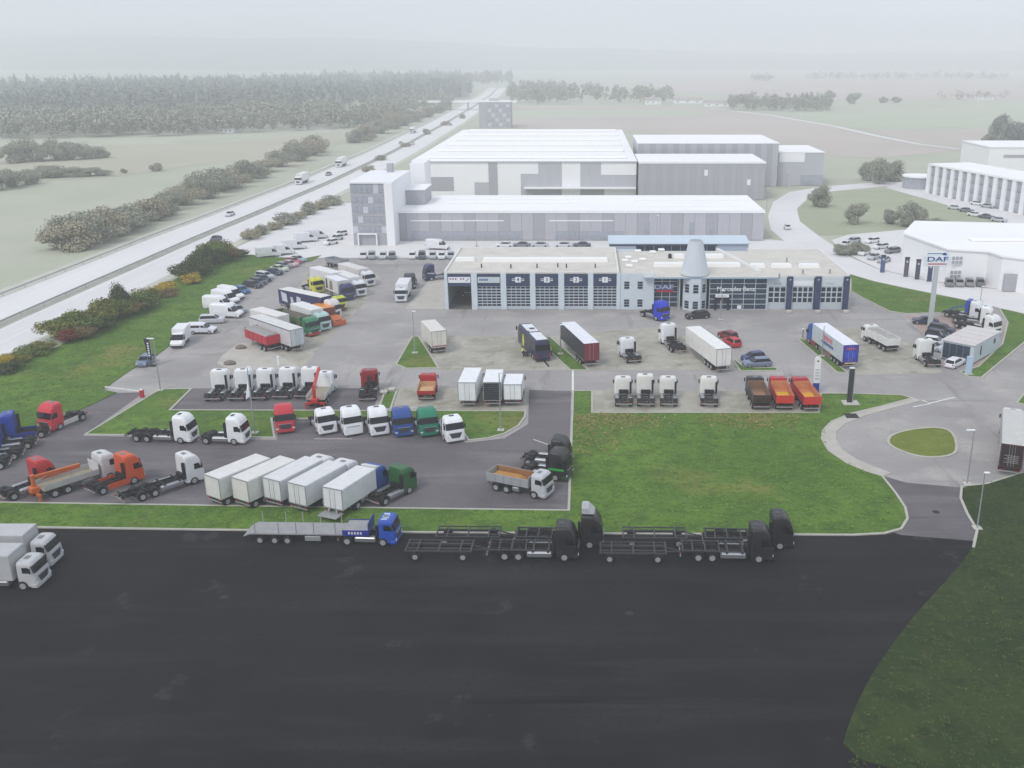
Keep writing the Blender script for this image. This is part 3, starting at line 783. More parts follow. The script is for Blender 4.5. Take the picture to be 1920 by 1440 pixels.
# ---- vans, cars, coach
VAN = [(.25, -.12, -5.9, .95, .2), (.45, 0, -5.95, 1.0, .25), (.95, 0, -6.0, 1.02, .28), (1.12, -.25, -6.0, 1.02, .3), (1.28, -.95, -6.0, 1.01, .3), (2.2, -1.75, -5.98, .94, .3), (2.5, -2.15, -5.95, .88, .3), (2.62, -2.6, -5.9, .8, .3)]
MPV = [(.22, -.1, -4.95, .9, .2), (.4, 0, -5.0, .95, .25), (.85, 0, -5.02, .96, .28), (1.05, -.5, -5.02, .95, .3), (1.15, -1.05, -5.0, .94, .3), (1.75, -1.9, -4.9, .82, .28), (1.92, -2.4, -4.8, .72, .28)]
def van(label, color, rear, front, lv=VAN, box=False, windows=False, anchor='c', group='vans and cars along the grass bank', cat='van', name='panel_van', low=(40, 44, 60)):
    r = thing(name, label, cat, group)
    big = lv is VAN
    L = -lv[2][2]
    if box:
        lv = [tuple(list(a[:2]) + [-2.3] + list(a[3:])) for a in lv[:6]] + [(2.3, -1.95, -2.25, .86, .12)]
    k = ('van', big, box)
    part(r, 'body', paint(color), k, lambda b: hull(b, lv))
    zs = (1.3, 2.12) if big else (1.17, 1.7)
    part(r, 'windscreen', M_GLASS, k + ('ws',), lambda b: hull_band(b, lv, zs[0], zs[1], 1, 6))
    part(r, 'front_bumper', mat('bumper_%d' % low[0], low, .5), k + ('fb',), lambda b: hull_band(b, lv, .27, .62, 0, 7, .02))
    for s in (-1, 1):
        x0 = -1.15 if big else -1.3
        part(r, 'side_window', M_GLASS, k + ('sw', s), lambda b: side_pane(b, lv, s, zs[0] + .05, zs[1] - .1, x0 - 1.1, x0 - .05, x0 - 1.1, x0 - .75))
        if windows: part(r, 'rear_side_window', M_GLASS, k + ('rw', s), lambda b: side_pane(b, lv, s, zs[0] + .05, zs[1] - .1, x0 - 3.4, x0 - 1.25, x0 - 3.4, x0 - 1.25))
        part(r, 'headlight', M_LAMP, k + ('hl', s), lambda b: b.box(-.12, .01, s*.72 - .16, s*.72 + .16, .72, .92, .02))
        part(r, 'mirror', M_DARK, k + ('mi', s), lambda b: b.box(x0 - .25, x0 - .12, s*1.1 - .1, s*1.1 + .1, zs[0] + .05, zs[0] + .35, .03))
        for x in (.95, L - 1.25): wheel(r, -x, s, .35, .24, .86, rim=True)
        part(r, 'sill', mat('bumper_%d' % low[0], low, .5), k + ('sill', s), lambda b: b.box(-L + 1.6, -1.35, s*1.0 - .03, s*1.0 + .03, .25, .42))
    if box:
        part(r, 'cargo_box', paint(color), k + ('cb',), lambda b: b.box(-L - .3, -2.35, -1.08, 1.08, .75, 2.95, .05))
        part(r, 'chassis', M_CHASSIS, k + ('ch',), lambda b: b.box(-L - .2, -2.2, -.6, .6, .4, .75))
    else:
        for s in (-1, 1): part(r, 'tail_light', M_TAIL, k + ('tl', s), lambda b: b.box(-L - .02, -L + .06, s*.9 - .07, s*.9 + .07, .9, 1.3, .01))
    return place(r, L, rear, front, 0, anchor)
def car_levels(kind):
    if kind == 'suv': lo = [(.24, -.08, -4.5, .86, .2), (.45, 0, -4.6, .92, .26), (.85, -.02, -4.6, .93, .28), (1.02, -.15, -4.55, .88, .3)]; up = [(1.0, -1.05, -4.5, .84, .25), (1.55, -1.75, -4.25, .68, .25), (1.62, -1.9, -4.2, .62, .22)]
    elif kind == 'wagon': lo = [(.2, -.08, -4.6, .82, .2), (.38, 0, -4.7, .88, .26), (.72, -.03, -4.7, .89, .28), (.9, -.2, -4.65, .84, .3)]; up = [(.88, -1.2, -4.6, .8, .25), (1.38, -1.95, -4.2, .64, .25), (1.45, -2.1, -4.1, .58, .22)]
    elif kind == 'sedan': lo = [(.2, -.08, -4.6, .82, .2), (.38, 0, -4.7, .88, .26), (.72, -.03, -4.7, .89, .28), (.92, -.25, -4.6, .83, .3)]; up = [(.9, -1.25, -4.05, .79, .25), (1.36, -2.0, -3.4, .62, .25), (1.42, -2.15, -3.3, .56, .22)]
    else: lo = [(.2, -.06, -3.9, .8, .2), (.4, 0, -4.0, .86, .26), (.76, -.03, -4.0, .87, .28), (.93, -.2, -3.95, .83, .3)]; up = [(.91, -.95, -3.92, .79, .25), (1.42, -1.65, -3.6, .64, .25), (1.49, -1.8, -3.5, .58, .22)]
    return lo, up
def car(label, color, rear, front, kind='hatch', group=None, detail=True, anchor='c', z=0.0, ground=.012, xf=None):
    r = thing('car', label, 'car', group)
    lo, up = car_levels(kind); L = -lo[1][2]
    part(r, 'body', paint(color), ('car', kind), lambda b: hull(b, lo))
    part(r, 'windows', M_GLASS, ('carw', kind), lambda b: hull(b, up[:2]))
    part(r, 'roof', paint(color), ('carr', kind), lambda b: (hull(b, [(up[1][0] - .03,) + tuple(v + d for v, d in zip(up[1][1:4], (.05, -.05, .02))) + (.25,), up[2]]),
        [b.beam((up[1][1], s*(up[1][3] + .01), up[1][0]), (up[0][1], s*(up[0][3] + .01), up[0][0]), .06, .05) for s in (-1, 1)],
        [b.beam((up[1][2] + .1, s*(up[1][3] + .01), up[1][0]), (up[0][2] + .1, s*(up[0][3] + .01), up[0][0]), .1, .07) for s in (-1, 1)]))
    for s in (-1, 1):
        for x in (.82, L - .85): wheel(r, -x, s, .32, .22, .78, rim=detail)
        if detail:
            part(r, 'headlight', M_LAMP, ('chl', kind, s), lambda b: b.box(-.14, 0, s*.62 - .16, s*.62 + .16, .58, .72, .02))
            part(r, 'tail_light', M_TAIL, ('ctl', kind, s), lambda b: b.box(-L - .01, -L + .1, s*.66 - .12, s*.66 + .12, .62, .8, .02))
    if xf is not None:
        r.location = (xf[0], xf[1], ground); r.rotation_euler = (0, 0, R(xf[2])); return r
    return place(r, L, rear, front, z, anchor, ground)
# ------------------------------------------------------------------ the fleet
RED = (186, 34, 40); PINKRED = (196, 44, 60); BLUE = (34, 74, 150); GREEN = (22, 126, 96); NAVY = (34, 42, 88)
OFFW = (214, 212, 208); DGREEN = (30, 92, 44); ORANGE = (206, 78, 26); BLACK = (26, 27, 31); LGREY = (190, 192, 196); LIME = (196, 204, 44)
# five white tractors in the dark bay, backs to the camera
for i, (x, y) in enumerate([(398, 756), (442, 755), (483, 754), (525, 752), (566, 751)]):
    tractor('white tractor unit seen from behind, %s from the left in the row of five' % ordn(i), WHITE, (x, y), (x + 25, y - 26), 'high', group='five white tractor units in the dark bay')
# crane lorry
def crane_lorry(label, rear, front, color, deckc, board, crane, L=9.0, flip=1, folded=False, axles=(1.38, 6.0, 7.3)):
    r = thing('crane_lorry', label, 'truck', TRG)
    add_cab(r, color, 'mid', dark_gap=False)
    add_chassis(r, -.5, -L)
    for i, x in enumerate(axles):
        axle(r, -x, dual=(i > 0))
    x0, x1 = -2.6, -L + .9
    part(r, 'load_deck', mat('timber_deck', (158, 148, 130), .85, var=.15, vscale=2), ('deck', L), lambda b: b.box(x1, x0, -1.24, 1.24, 1.12, 1.24))
    for s in (-1, 1): part(r, 'side_board', paint(board), ('sboard', L), lambda b: [b.box(x1 + k*(x0-x1)/3 + .02, x1 + (k+1)*(x0-x1)/3 - .02, -.03, .03, 1.2, 1.85, .01) for k in range(3)], (0, s*1.25, 0))
    part(r, 'headboard', paint(color), ('hboard', L), lambda b: b.box(x0, x0 + .06, -1.25, 1.25, 1.24, 2.5, .01))
    add_tank(r, -4.6, -3.2, None, -1)
    c = paint(crane)
    part(r, 'crane_base', c, ('cbase', L), lambda b: b.box(-L - .1, -L + .8, -.5, .5, .95, 1.6, .05).cyl((-L + .4, 0, 2.2), 'z', .24, 1.6, 10))
    if folded:
        part(r, 'crane_boom', c, ('cboomf', L), lambda b: b.beam((-L + .4, 0, 2.7), (-4.0, .1, 2.5), .3, .3).beam((-4.0, .1, 2.3), (-L + 1.2, .1, 2.2), .24, .24))
    else:
        part(r, 'crane_boom', c, ('cboom', L), lambda b: b.beam((-L + .4, 0, 2.9), (-L + .55, .1, 3.3), .34, .34).beam((-L + .5, 0, 3.1), (-3.4, .35, 4.3), .34, .38).beam((-3.6, .35, 4.05), (-3.0, .35, 4.2), .2, .5))
    part(r, 'crane_ram', M_STEEL, ('cram', L), lambda b: b.tube((-L + .6, 0, 2.0), (-L + 2.4, .1, 2.6 if folded else 3.35), .09))
    part(r, 'outrigger', c, ('outr', L), lambda b: b.box(-L + .25, -L + .55, -1.35, 1.35, .7, .95).box(-L + .28, -L + .52, -1.32, -1.12, .05, .7).box(-L + .28, -L + .52, 1.12, 1.32, .05, .7))
    return place(r, L, rear, front)
crane_lorry('white flatbed lorry with raised red crane beside the white tractor row', (590, 769), (617, 729), WHITE, None, (206, 216, 210), (196, 30, 40))
# red hook lorry, red dropside, white box lorries facing away
r = chassis_truck('red cab hook-lift lorry with bare dark frame facing away', (150, 22, 34), (689, 757), (696, 724), 'mid', 7.4, (1.38, 4.8, 6.1), 'hook_lift_lorry')
part(r, 'hook_arm', M_CHASSIS, None, lambda b: b.box(-3.1, -2.8, -.2, .2, 1.1, 2.6, .03).box(-6.8, -2.9, -.45, -.25, 1.12, 1.4).box(-6.8, -2.9, .25, .45, 1.12, 1.4).box(-2.95, -2.5, -.12, .12, 2.45, 2.65).cyl((-7.1, 0, 1.15), 'y', .18, 1.2, 10))
tipper('small red tipper lorry with sandy load, alone in the paved bay', (176, 26, 34), (799, 756), (806, 729), (172, 30, 32), (190, 150, 110), 5.8, (1.2, 4.4), load=(196, 160, 116), tub_h=.6)
box_lorry('plain white box lorry with longest body, left of three facing away', WHITE, WHITE, (877, 765), (892, 727), 9.0, 'low', group=TRG)
r = box_lorry('white box lorry with dark open back, middle of three facing away', WHITE, WHITE, (924, 764), (931, 731), 8.0, 'low', rearc=(40, 44, 56), doors=False)
box_lorry('short white box lorry, right of three facing away beside the drive', WHITE, WHITE, (962, 762), (968, 734), 7.0, 'low', boxh=2.3)
# row facing the camera on the lower yard
FR = 'tractor units facing the camera'
tractor('red tractor unit with grey grille facing the camera', PINKRED, (532, 785), (537, 815), group=FR, hatch=False)
tractor('white tractor unit next to the red one, dark chassis showing behind', WHITE, (594, 789), (617, 817), 'mid', group=FR)
tractor('tall white tractor unit with plain white grille, third in facing row', WHITE, (644, 791), (665, 819), 'high', grille=paint(WHITE), group=FR)
tractor('white tractor unit with dark grille left of the blue one', WHITE, (697, 791), (714, 819), 'high', group=FR)
tractor('blue tractor unit facing the camera between white and green ones', BLUE, (744, 792), (759, 821), 'high', group=FR)
tractor('teal green tractor unit facing the camera', GREEN, (790, 792), (806, 820), 'high', group=FR)
r = tractor('white tractor unit at the right end of the facing row', WHITE, (828, 800), (856, 832), 'mid', L=6.4, group=FR)
part(r, 'chassis_cover', paint((206, 204, 220)), None, lambda b: b.box(-5.6, -2.7, -1.0, 1.0, 1.02, 1.5, .1))
# right-hand bays, backs to the camera
RB = 'lorries in the right-hand paved bay'
for x, st, lab in ((1170, 'mid', 'leftmost in the right-hand paved bay'), (1211, 'high', 'second in the right-hand paved bay'), (1254, 'mid', 'third in the right-hand paved bay'), (1330, 'mid', 'standing alone right of three in the paved bay')):
    tractor('white tractor unit from behind, ' + lab, (230, 229, 224), (x, 766), (x - 3, 739), st, group=RB)
tipper('black tipper lorry with earth load left of the red tippers', (44, 42, 52), (1428, 772), (1411, 735), (46, 40, 44), (130, 98, 78), 8.0, load=(150, 112, 84), tailgate=(52, 34, 32), group=RB, tub_h=1.2)
tipper('red tipper lorry with yellow load, left of the two', (182, 28, 44), (1471, 772), (1454, 736), (186, 34, 44), (196, 128, 84), 8.0, load=(214, 164, 40), tailgate=(206, 52, 40), group=RB, tub_h=1.2)
tipper('red tipper lorry with yellow load, right end beside the white pylon', (176, 26, 42), (1522, 774), (1494, 737), (180, 32, 44), (196, 128, 84), 8.4, load=(214, 164, 40), tailgate=(206, 46, 40), group=RB, tub_h=1.2)
# side-on pair on the lawn edge
chassis_truck('white three-axle chassis lorry side-on at the lawn edge', WHITE, (243, 822), (368, 827), 'high', 8.9, (1.38, 5.9, 7.3))
tractor('white tractor unit side-on at the lawn edge, right of the chassis lorry', WHITE, (382, 827), (465, 829), 'high')
tractor('red tractor unit parked alone beside the barrier road', (206, 48, 66), (146, 786), (94, 807), 'high', skirts=(206, 204, 200))
# blue tractors leaving the frame at left
for i, (x, y) in enumerate([(88, 815), (62, 836), (36, 856), (10, 874)]):
    tractor('blue tractor unit at the left edge, %s from the back' % ordn(i), (24, 60, 158) if i < 2 else (26, 52, 130), (x, y), (x - 82, y + 10), 'high', group='blue tractor units at the left edge', skirts=(30, 50, 150) if i == 0 else None)
# lower row
tractor('red tractor unit behind the grey flatbed at lower left', RED, (13, 936), (94, 909), 'high')
crane_lorry('grey flatbed lorry with folded orange crane at lower left', (78, 934), (206, 893), (206, 206, 208), None, (176, 176, 174), (200, 96, 34), 9.6, folded=True, axles=(1.38, 6.2, 7.6))
tractor('orange tractor unit with orange skirts at lower left', ORANGE, (184, 924), (250, 901), 'high', skirts=ORANGE, visor=True)
chassis_truck('white long-chassis lorry left of the white box trailers', (222, 222, 224), (249, 938), (357, 903), 'high', 9.4, (1.38, 6.0, 7.4))
BT = 'white box bodies in the lower row'
trailer('white box trailer at the left end of the lower row of five', (220, 218, 216), (396, 894), (485, 858), 7.0, z=3.5, top=3.5, floor=1.0, anchor='r', group=BT, doors=False, axles=(9.5, 12.0))
trailer('white box trailer second from left in the lower row of five', (220, 218, 214), (448, 899), (533, 861), 7.0, z=3.5, top=3.5, floor=1.0, anchor='r', group=BT, doors=False, axles=(9.5, 12.0))
box_lorry('white box lorry with white cab, middle of the lower row of five', (216, 216, 218), (216, 216, 218), (508, 899), (583, 861), 9.3, 'mid', z=3.45, anchor='r', boxh=2.4, group=BT)
box_lorry('white box lorry fourth from left in the lower row of five', (216, 216, 218), (216, 216, 218), (555, 908), (630, 868), 9.3, 'mid', z=3.45, anchor='r', boxh=2.4, group=BT)
r = box_lorry('white box lorry with blue cab and tail lift, lower row', BLUE, (220, 220, 222), (622, 916), (689, 874), 8.8, 'mid', z=3.45, anchor='r', boxh=2.4, group=BT)
part(r, 'roof_spoiler', paint((216, 216, 218)), None, lambda b: b.prism_y([(-1.1, 3.15), (-2.2, 3.15), (-2.2, 3.45), (-1.9, 3.42)], -1.0, 1.0))
part(r, 'tail_lift', M_STEEL, None, lambda b: b.box(-10.1, -8.9, -1.2, 1.2, .55, .68, .02).box(-9.0, -8.7, -.6, -.4, .5, 1.1).box(-9.0, -8.7, .4, .6, .5, 1.1))
tractor('green tractor unit with bare chassis in the lower row', DGREEN, (706, 945), (762, 918), 'mid', hatch=False)
tipper('grey tipper lorry with brown load facing the right', LGREY, (930, 912), (1024, 931), (158, 160, 164), (150, 104, 62), 7.4, (1.38, 4.9, 6.25), load=(176, 128, 70), tub_h=1.0, loadz=.3)
tractor('black tractor unit with green stripe at the yard corner', BLACK, (985, 887), (1063, 898), 'high', lower=(28, 70, 44), hatch=True)
tractor('black tractor unit behind the one with green stripe', BLACK, (986, 866), (1066, 873), 'high')
o = [c for c in bpy.data.objects if c.get('label') == 'black tractor unit with green stripe at the yard corner'][0]
for s in (-1, 1): part(o, 'green_stripe', paint((36, 170, 66)), ('gstripe', s), lambda b: b.box(-2.2, -.3, s*1.25 - .012, s*1.25 + .012, 1.42, 1.66))

# --- foreground, along the service road
r = thing('flatbed_trailer', 'long grey flatbed semi-trailer with stakes behind the blue tractor', 'trailer', 'vehicles on the service road')
Lf = 12.2
part(r, 'deck', mat('grey_deck', (150, 150, 152), .8, var=.12, vscale=1.5), None, lambda b: b.box(-Lf, -2.6, -1.25, 1.25, 1.12, 1.3, .02))
part(r, 'swan_neck', mat('grey_deck', (150, 150, 152)), None, lambda b: b.box(-2.6, 0, -1.2, 1.2, 1.5, 1.68, .02).box(-2.6, -2.4, -1.2, 1.2, 1.1, 1.6))
part(r, 'headboard', paint((26, 50, 150)), None, lambda b: b.box(-.08, 0, -1.25, 1.25, 1.2, 2.5, .02))
for s in (-1, 1):
    part(r, 'side_panel', paint((26, 46, 140)), ('fsp', s), lambda b: b.box(-2.7, -.1, s*1.26 - .02, s*1.26 + .02, 1.1, 1.75, .005))
    for x in (3.4, 5.6, 7.4, 9.2, 11.6): part(r, 'stake', M_STEEL, ('stake',), lambda b: b.box(-.04, .04, -.04, .04, 1.3, 2.5), (-x, s*1.18, 0))
for k in range(5): part(r, 'print_stroke', paint((206, 208, 214)), ('pst', k), lambda b: b.box(-2.1 + k*.3, -1.92 + k*.3, -1.295, -1.28, 1.3, 1.58))
part(r, 'frame', M_CHASSIS, None, lambda b: b.box(-Lf + .1, -2.7, -.6, -.45, .85, 1.12).box(-Lf + .1, -2.7, .45, .6, .85, 1.12))
for x in (8.4, 9.7, 11.2): axle(r, -x, True, .45)
part(r, 'tool_box', M_STEEL, None, lambda b: b.box(-6.6, -5.0, -1.2, -.7, .45, .95, .03))
part(r, 'ramp', mat('grey_deck', (150, 150, 152)), None, lambda b: b.prism_y([(-Lf, 1.28), (-Lf, 1.1), (-Lf - .7, .85)], -1.2, 1.2))
place(r, Lf, (478, 1010), (688, 1013), 0, 'r')
tractor('blue tractor unit with white roof lettering pulling the grey flatbed', (26, 76, 176), (648, 1013), (742, 1016), 'low', L=6.0)
o = [c for c in bpy.data.objects if c.get('label', '').startswith('blue tractor unit with white roof')][0]
for k in range(5): part(o, 'roof_letter', paint((196, 216, 236)), ('rl', k), lambda b: b.box(-1.55 + (k % 2)*.12, -.95 + (k % 2)*.1, -.75 + k*.32, -.56 + k*.32, 2.845, 2.865))
SW = 'swap-body lorries on the service road'
for i, (rr, ff, extra) in enumerate([((925, 1041), (1076, 1043), 'nearest black, left pair'), ((975, 1017), (1123, 1020), 'with pale roof hump, left pair'), ((1285, 1043), (1435, 1046), 'nearest black, right pair'), ((1330, 1019), (1471, 1022), 'farther black, right pair')]):
    r = chassis_truck('black swap-body lorry on the service road, ' + extra, BLACK, rr, ff, 'high', 9.0, (1.38, 5.9, 7.25), 'swap_body_lorry', group=SW)
    part(r, 'swap_frame', mat('dull_grey_steel', (58, 58, 61), .6, var=.15), ('swapf',), lambda b: [b.box(-8.9, -2.8, s*1.05 - .06, s*1.05 + .06, 1.1, 1.22) for s in (-1, 1)] + [b.box(-x - .06, -x + .06, -1.2, 1.2, 1.12, 1.24) for x in (2.9, 4.4, 5.2, 6.6, 7.8, 8.8)])
    if i == 1: part(r, 'roof_spoiler', paint((170, 172, 176)), None, lambda b: b.loft([rring(-.9, -2.2, .95, .25, 3.78), rring(-1.5, -2.2, .9, .2, 4.35)]))
for rr, ff, lab in [((771, 1041), (881, 1042), 'near left'), ((830, 1014), (930, 1015), 'far left'), ((1130, 1045), (1243, 1046), 'near right'), ((1175, 1016), (1278, 1017), 'far right')]:
    r = thing('swap_trailer', 'empty swap-body trailer frame on the service road, ' + lab + ' one', 'trailer', SW)
    m = mat('dull_grey_steel', (58, 58, 61))
    part(r, 'frame', m, ('swtr',), lambda b: [b.box(-6.6, 0, s*.5 - .07, s*.5 + .07, .85, 1.1) for s in (-1, 1)] + [b.box(-x - .07, -x + .07, -1.22, 1.22, 1.0, 1.14) for x in (.1, 1.2, 3.3, 5.4, 6.5)] + [b.box(-6.6, 0, s*1.15 - .05, s*1.15 + .05, 1.02, 1.12) for s in (-1, 1)])
    part(r, 'drawbar', m, ('drawb',), lambda b: b.beam((0, -.4, .9), (1.7, 0, .7), .1, .1).beam((0, .4, .9), (1.7, 0, .7), .1, .1))
    for x in (.9, 5.6): axle(r, -x, True, .45)
    place(r, 6.6, rr, ff)
for i, (rr, ff, lab) in enumerate([((-60, 1056), (110, 1056), 'white box lorry at lower left edge, the farther of two'), ((-90, 1094), (86, 1096), 'white box lorry at lower left edge, the nearer of two')]):
    box_lorry(lab, (190, 190, 192), (184, 184, 186), rr, ff, 9.5, 'low', anchor='f', boxh=2.6)

# --- middle yard
def rear_stripe(r, x0, x1, z0, z1):
    part(r, 'rear_stripe', paint((150, 40, 44)), None, lambda b: b.box(x1 - .05, x1 - .036, -1.2, 1.2, z0 + .2, z0 + .38))
trailer('cream white box trailer beside the triangular grass island', (220, 216, 208), (822, 620), (803, 601), 7.6, z=4.0, top=4.0, prints=rear_stripe, axles=(8.9, 10.9), name='drawbar_trailer')
# coach
COACH = [(.3, -.1, -12.0, 1.2, .2), (.5, 0, -12.1, 1.25, .28), (1.6, 0, -12.1, 1.27, .3), (2.9, -.25, -12.0, 1.24, .32), (3.45, -.5, -11.9, 1.16, .3), (3.6, -.8, -11.7, 1.0, .3)]
r = thing('coach', 'dark navy coach with lime patch and white roof panels', 'coach', None)
part(r, 'body', paint((36, 38, 76)), None, lambda b: hull(b, COACH))
part(r, 'windscreen', M_GLASS, None, lambda b: hull_band(b, COACH, 1.3, 3.0, 1, 6))
part(r, 'rear_window', M_GLASS, None, lambda b: hull_band(b, COACH, 1.9, 2.9, 9, 14))
for s in (-1, 1):
    for k in range(7): part(r, 'side_window', M_GLASS, ('cowin', k, s), lambda b: side_pane(b, COACH, s, 1.75, 2.85, -2.2 - k*1.4, -.95 - k*1.4, -2.2 - k*1.4, -.95 - k*1.4))
    for x in (2.6, 8.8, 10.1): wheel(r, -x, s, .5, .32)
    part(r, 'lime_patch', paint((206, 214, 40)), ('lime', s), lambda b: b.prism_y([(-4.5, .6), (-3.7, .6), (-3.4, 1.4), (-3.7, 2.6), (-4.4, 2.7), (-4.8, 1.6)], s*1.29 - .008, s*1.29 + .008))
    part(r, 'mirror', M_DARK, ('comir', s), lambda b: b.box(.1, .3, s*1.35 - .12, s*1.35 + .12, 2.3, 2.95, .03).box(-.3, .2, s*1.3 - .03, s*1.3 + .03, 2.9, 3.0))
    part(r, 'tail_light', M_TAIL, ('cotl', s), lambda b: b.box(-12.13, -12.05, s*1.0 - .12, s*1.0 + .12, .8, 1.4))
for x0, x1 in ((-5.6, -1.6), (-11.5, -7.0)): part(r, 'roof_panel', paint((226, 228, 234)), ('crp', x0), lambda b: b.box(x0, x1, -.9, .9, 3.58, 3.68, .03))
part(r, 'air_unit', paint((216, 218, 226)), None, lambda b: b.box(-6.6, -4.2, -.8, .8, 3.6, 3.82, .08))
part(r, 'roof_vent', M_DARK, None, lambda b: b.box(-5.5, -4.7, -.4, .4, 3.8, 3.85))
part(r, 'bumper', paint((30, 32, 64)), None, lambda b: hull_band(b, COACH, .34, .6, 8, 15, .03))
place(r, 12.1, (1016, 637), (985, 606), 3.6)
def dark_print(r, x0, x1, z0, z1):
    part(r, 'side_rail', M_STEEL, None, lambda b: b.box(x1, x0, -1.295, -1.28, z0, z0 + .1).box(x1, x0, 1.28, 1.295, z0, z0 + .1))
trailer('dark curtain-sided trailer with white roof and maroon rear doors', (44, 46, 58), (1109.5, 644.2), (1064.3, 603.7), 13.6, roof=(232, 232, 240), rearc=(118, 28, 46), frame=(108, 28, 46), prints=dark_print)
tractor('small white tractor unit alone in the middle yard', WHITE, (1194, 686), (1168, 661), 'mid')
chassis_truck('tall white cab lorry with bare three-axle chassis in the middle yard', WHITE, (1281, 668), (1243, 637), 'high', 8.2, (1.38, 5.3, 6.65))
trailer('plain white box trailer standing in the middle yard', (230, 228, 224), (1359, 654.5), (1298.5, 611.5), 13.6, roof=(236, 236, 234))
car('dark red car behind the white box trailer, farther one', (120, 26, 34), (1373, 638), (1356, 632), 'hatch', 'cars in the middle yard')
car('bright red car at the rear corner of the white box trailer', (196, 28, 40), (1381, 652), (1364, 643), 'hatch', 'cars in the middle yard')
car('blue hatchback behind the silver-blue wagon on the grass strip', (46, 60, 110), (1429, 674), (1394, 678), 'hatch', 'cars in the middle yard')
car('silver-blue wagon parked along the small grass strip', (120, 132, 156), (1442, 685), (1396, 688), 'wagon', 'cars in the middle yard')
car('black wagon parked in front of the showroom turret', (26, 28, 36), (1328, 595), (1287, 598), 'wagon')
tractor('bright blue tractor unit displayed in front of the showroom', (22, 44, 196), (1208, 591), (1247, 602), 'high')
o = [c for c in bpy.data.objects if c.get('label', '').startswith('bright blue tractor unit')][0]
part(o, 'roof_lettering', paint((220, 224, 236)), None, lambda b: [b.box(-.98, -.9, -.8 + k*.28, -.62 + k*.28, 3.28, 3.5) for k in range(6)])
def lkw_print(r, x0, x1, z0, z1):
    s = 1
    for k in range(7): part(r, 'red_letter', paint((206, 50, 66)), ('lkl', k), lambda b: b.prism_y([(-5.2 - k*.62, 2.75), (-4.82 - k*.62, 2.75), (-4.72 - k*.62, 3.5), (-5.1 - k*.62, 3.5)], 1.275, 1.285))
    part(r, 'blue_band', paint((74, 96, 150)), None, lambda b: b.box(-9.5, -4.4, 1.275, 1.285, 2.0, 2.5))
    part(r, 'rear_lettering', paint((206, 60, 80)), None, lambda b: b.box(x1 - .055, x1 - .04, -.8, .8, 3.3, 3.5))
    part(r, 'rear_panel', paint((30, 70, 190)), None, lambda b: b.box(x1 - .05, x1 - .037, -.9, .9, 1.9, 2.9))
    part(r, 'tail_shelf', paint((226, 196, 150)), None, lambda b: b.box(x1 - .2, x1 - .05, -.9, .9, 1.0, 1.12))
    part(r, 'red_side_box', paint((150, 34, 48)), None, lambda b: b.box(-8.2, -6.2, .8, 1.22, .45, 1.0, .03))
trailer('grey curtain trailer with red lettering and blue rear by the grass strip', (190, 200, 202), (1597, 647.5), (1537, 605.5), 13.4, roof=(236, 236, 244), rearc=(44, 44, 160), frame=(44, 44, 150), prints=lkw_print)
tr = [c for c in bpy.data.objects if c.get('label', '').startswith('grey curtain trailer with red')][0]
d = Vector((math.cos(tr.rotation_euler.z), math.sin(tr.rotation_euler.z), 0))
def couple(trl, label, color, **k):
    """tractor unit under the nose of a trailer"""
    d = Vector((math.cos(trl.rotation_euler.z), math.sin(trl.rotation_euler.z), 0))
    t = tractor(label, color, (0, 900), (100, 900), **k)
    t.location = Vector(trl.location) + d * 2.75; t.rotation_euler = (0, 0, trl.rotation_euler.z)
    return t
couple(tr, 'blue tractor unit with red bumper coupled to the lettered trailer', (30, 74, 160), lower=(180, 30, 54), style='high', gap=False, skirts=(150, 34, 60))
tipper('white four-axle tipper lorry right of the lettered trailer', (228, 228, 226), (1672, 660), (1626, 636), (228, 228, 226), (196, 196, 194), 8.6, (1.38, 3.1, 6.3, 7.65), tub_h=1.25)
tractor('white tractor unit left of the grey site office', (230, 230, 228), (1753, 692), (1722, 669), 'high')
car('white estate car in front of the site office glass', (232, 232, 238), (1778, 692), (1801, 680), 'wagon', 'cars around the site office')
car('dark blue sedan at the foot of the tall pylon sign', (34, 40, 76), (1756, 608), (1713, 606), 'sedan', 'cars around the site office')
car('dark silver-roofed people carrier, farther of two by the pylon', (44, 52, 72), (1743, 620), (1787, 627), 'suv', 'cars around the site office')
car('dark silver-roofed people carrier, nearer of two by the pylon', (40, 40, 66), (1743, 632), (1777, 639), 'suv', 'cars around the site office')
car('white hatchback hidden behind the white tractor unit, farther one', (226, 228, 232), (1742, 645), (1764, 648), 'hatch', 'cars around the site office')
car('silver hatchback half hidden behind the white tractor unit', (200, 204, 212), (1740, 654), (1758, 658), 'hatch', 'cars around the site office')
# three lorries at right, facing right
r = tractor('white tractor unit with blue rear fairing by the right verge', (226, 228, 232), (1768, 591), (1842, 602), 'high', L=7.2, axles=(1.38, 5.0, 6.2), skirts=None)
part(r, 'rear_fairing', paint((34, 64, 170)), None, lambda b: b.box(-3.1, -2.3, -1.2, 1.2, 1.4, 3.7, .05))
part(r, 'ladder_frame', mat('blue_steel', (70, 90, 140), .5), None, lambda b: b.beam((-6.6, -1.1, 1.2), (-3.0, -1.1, 2.6), .12, .16).beam((-6.6, 1.1, 1.2), (-3.0, 1.1, 2.6), .12, .16))
tractor('white tractor unit in the middle of three by the right verge', (228, 230, 230), (1778, 601), (1866, 612), 'high', L=7.4, axles=(1.38, 5.2, 6.4))
r = tractor('white lorry with long white side skirt nearest the site office', (228, 230, 230), (1780, 609), (1882, 634), 'high', L=8.6, axles=(1.38, 6.2, 7.5), skirts=(224, 228, 226))
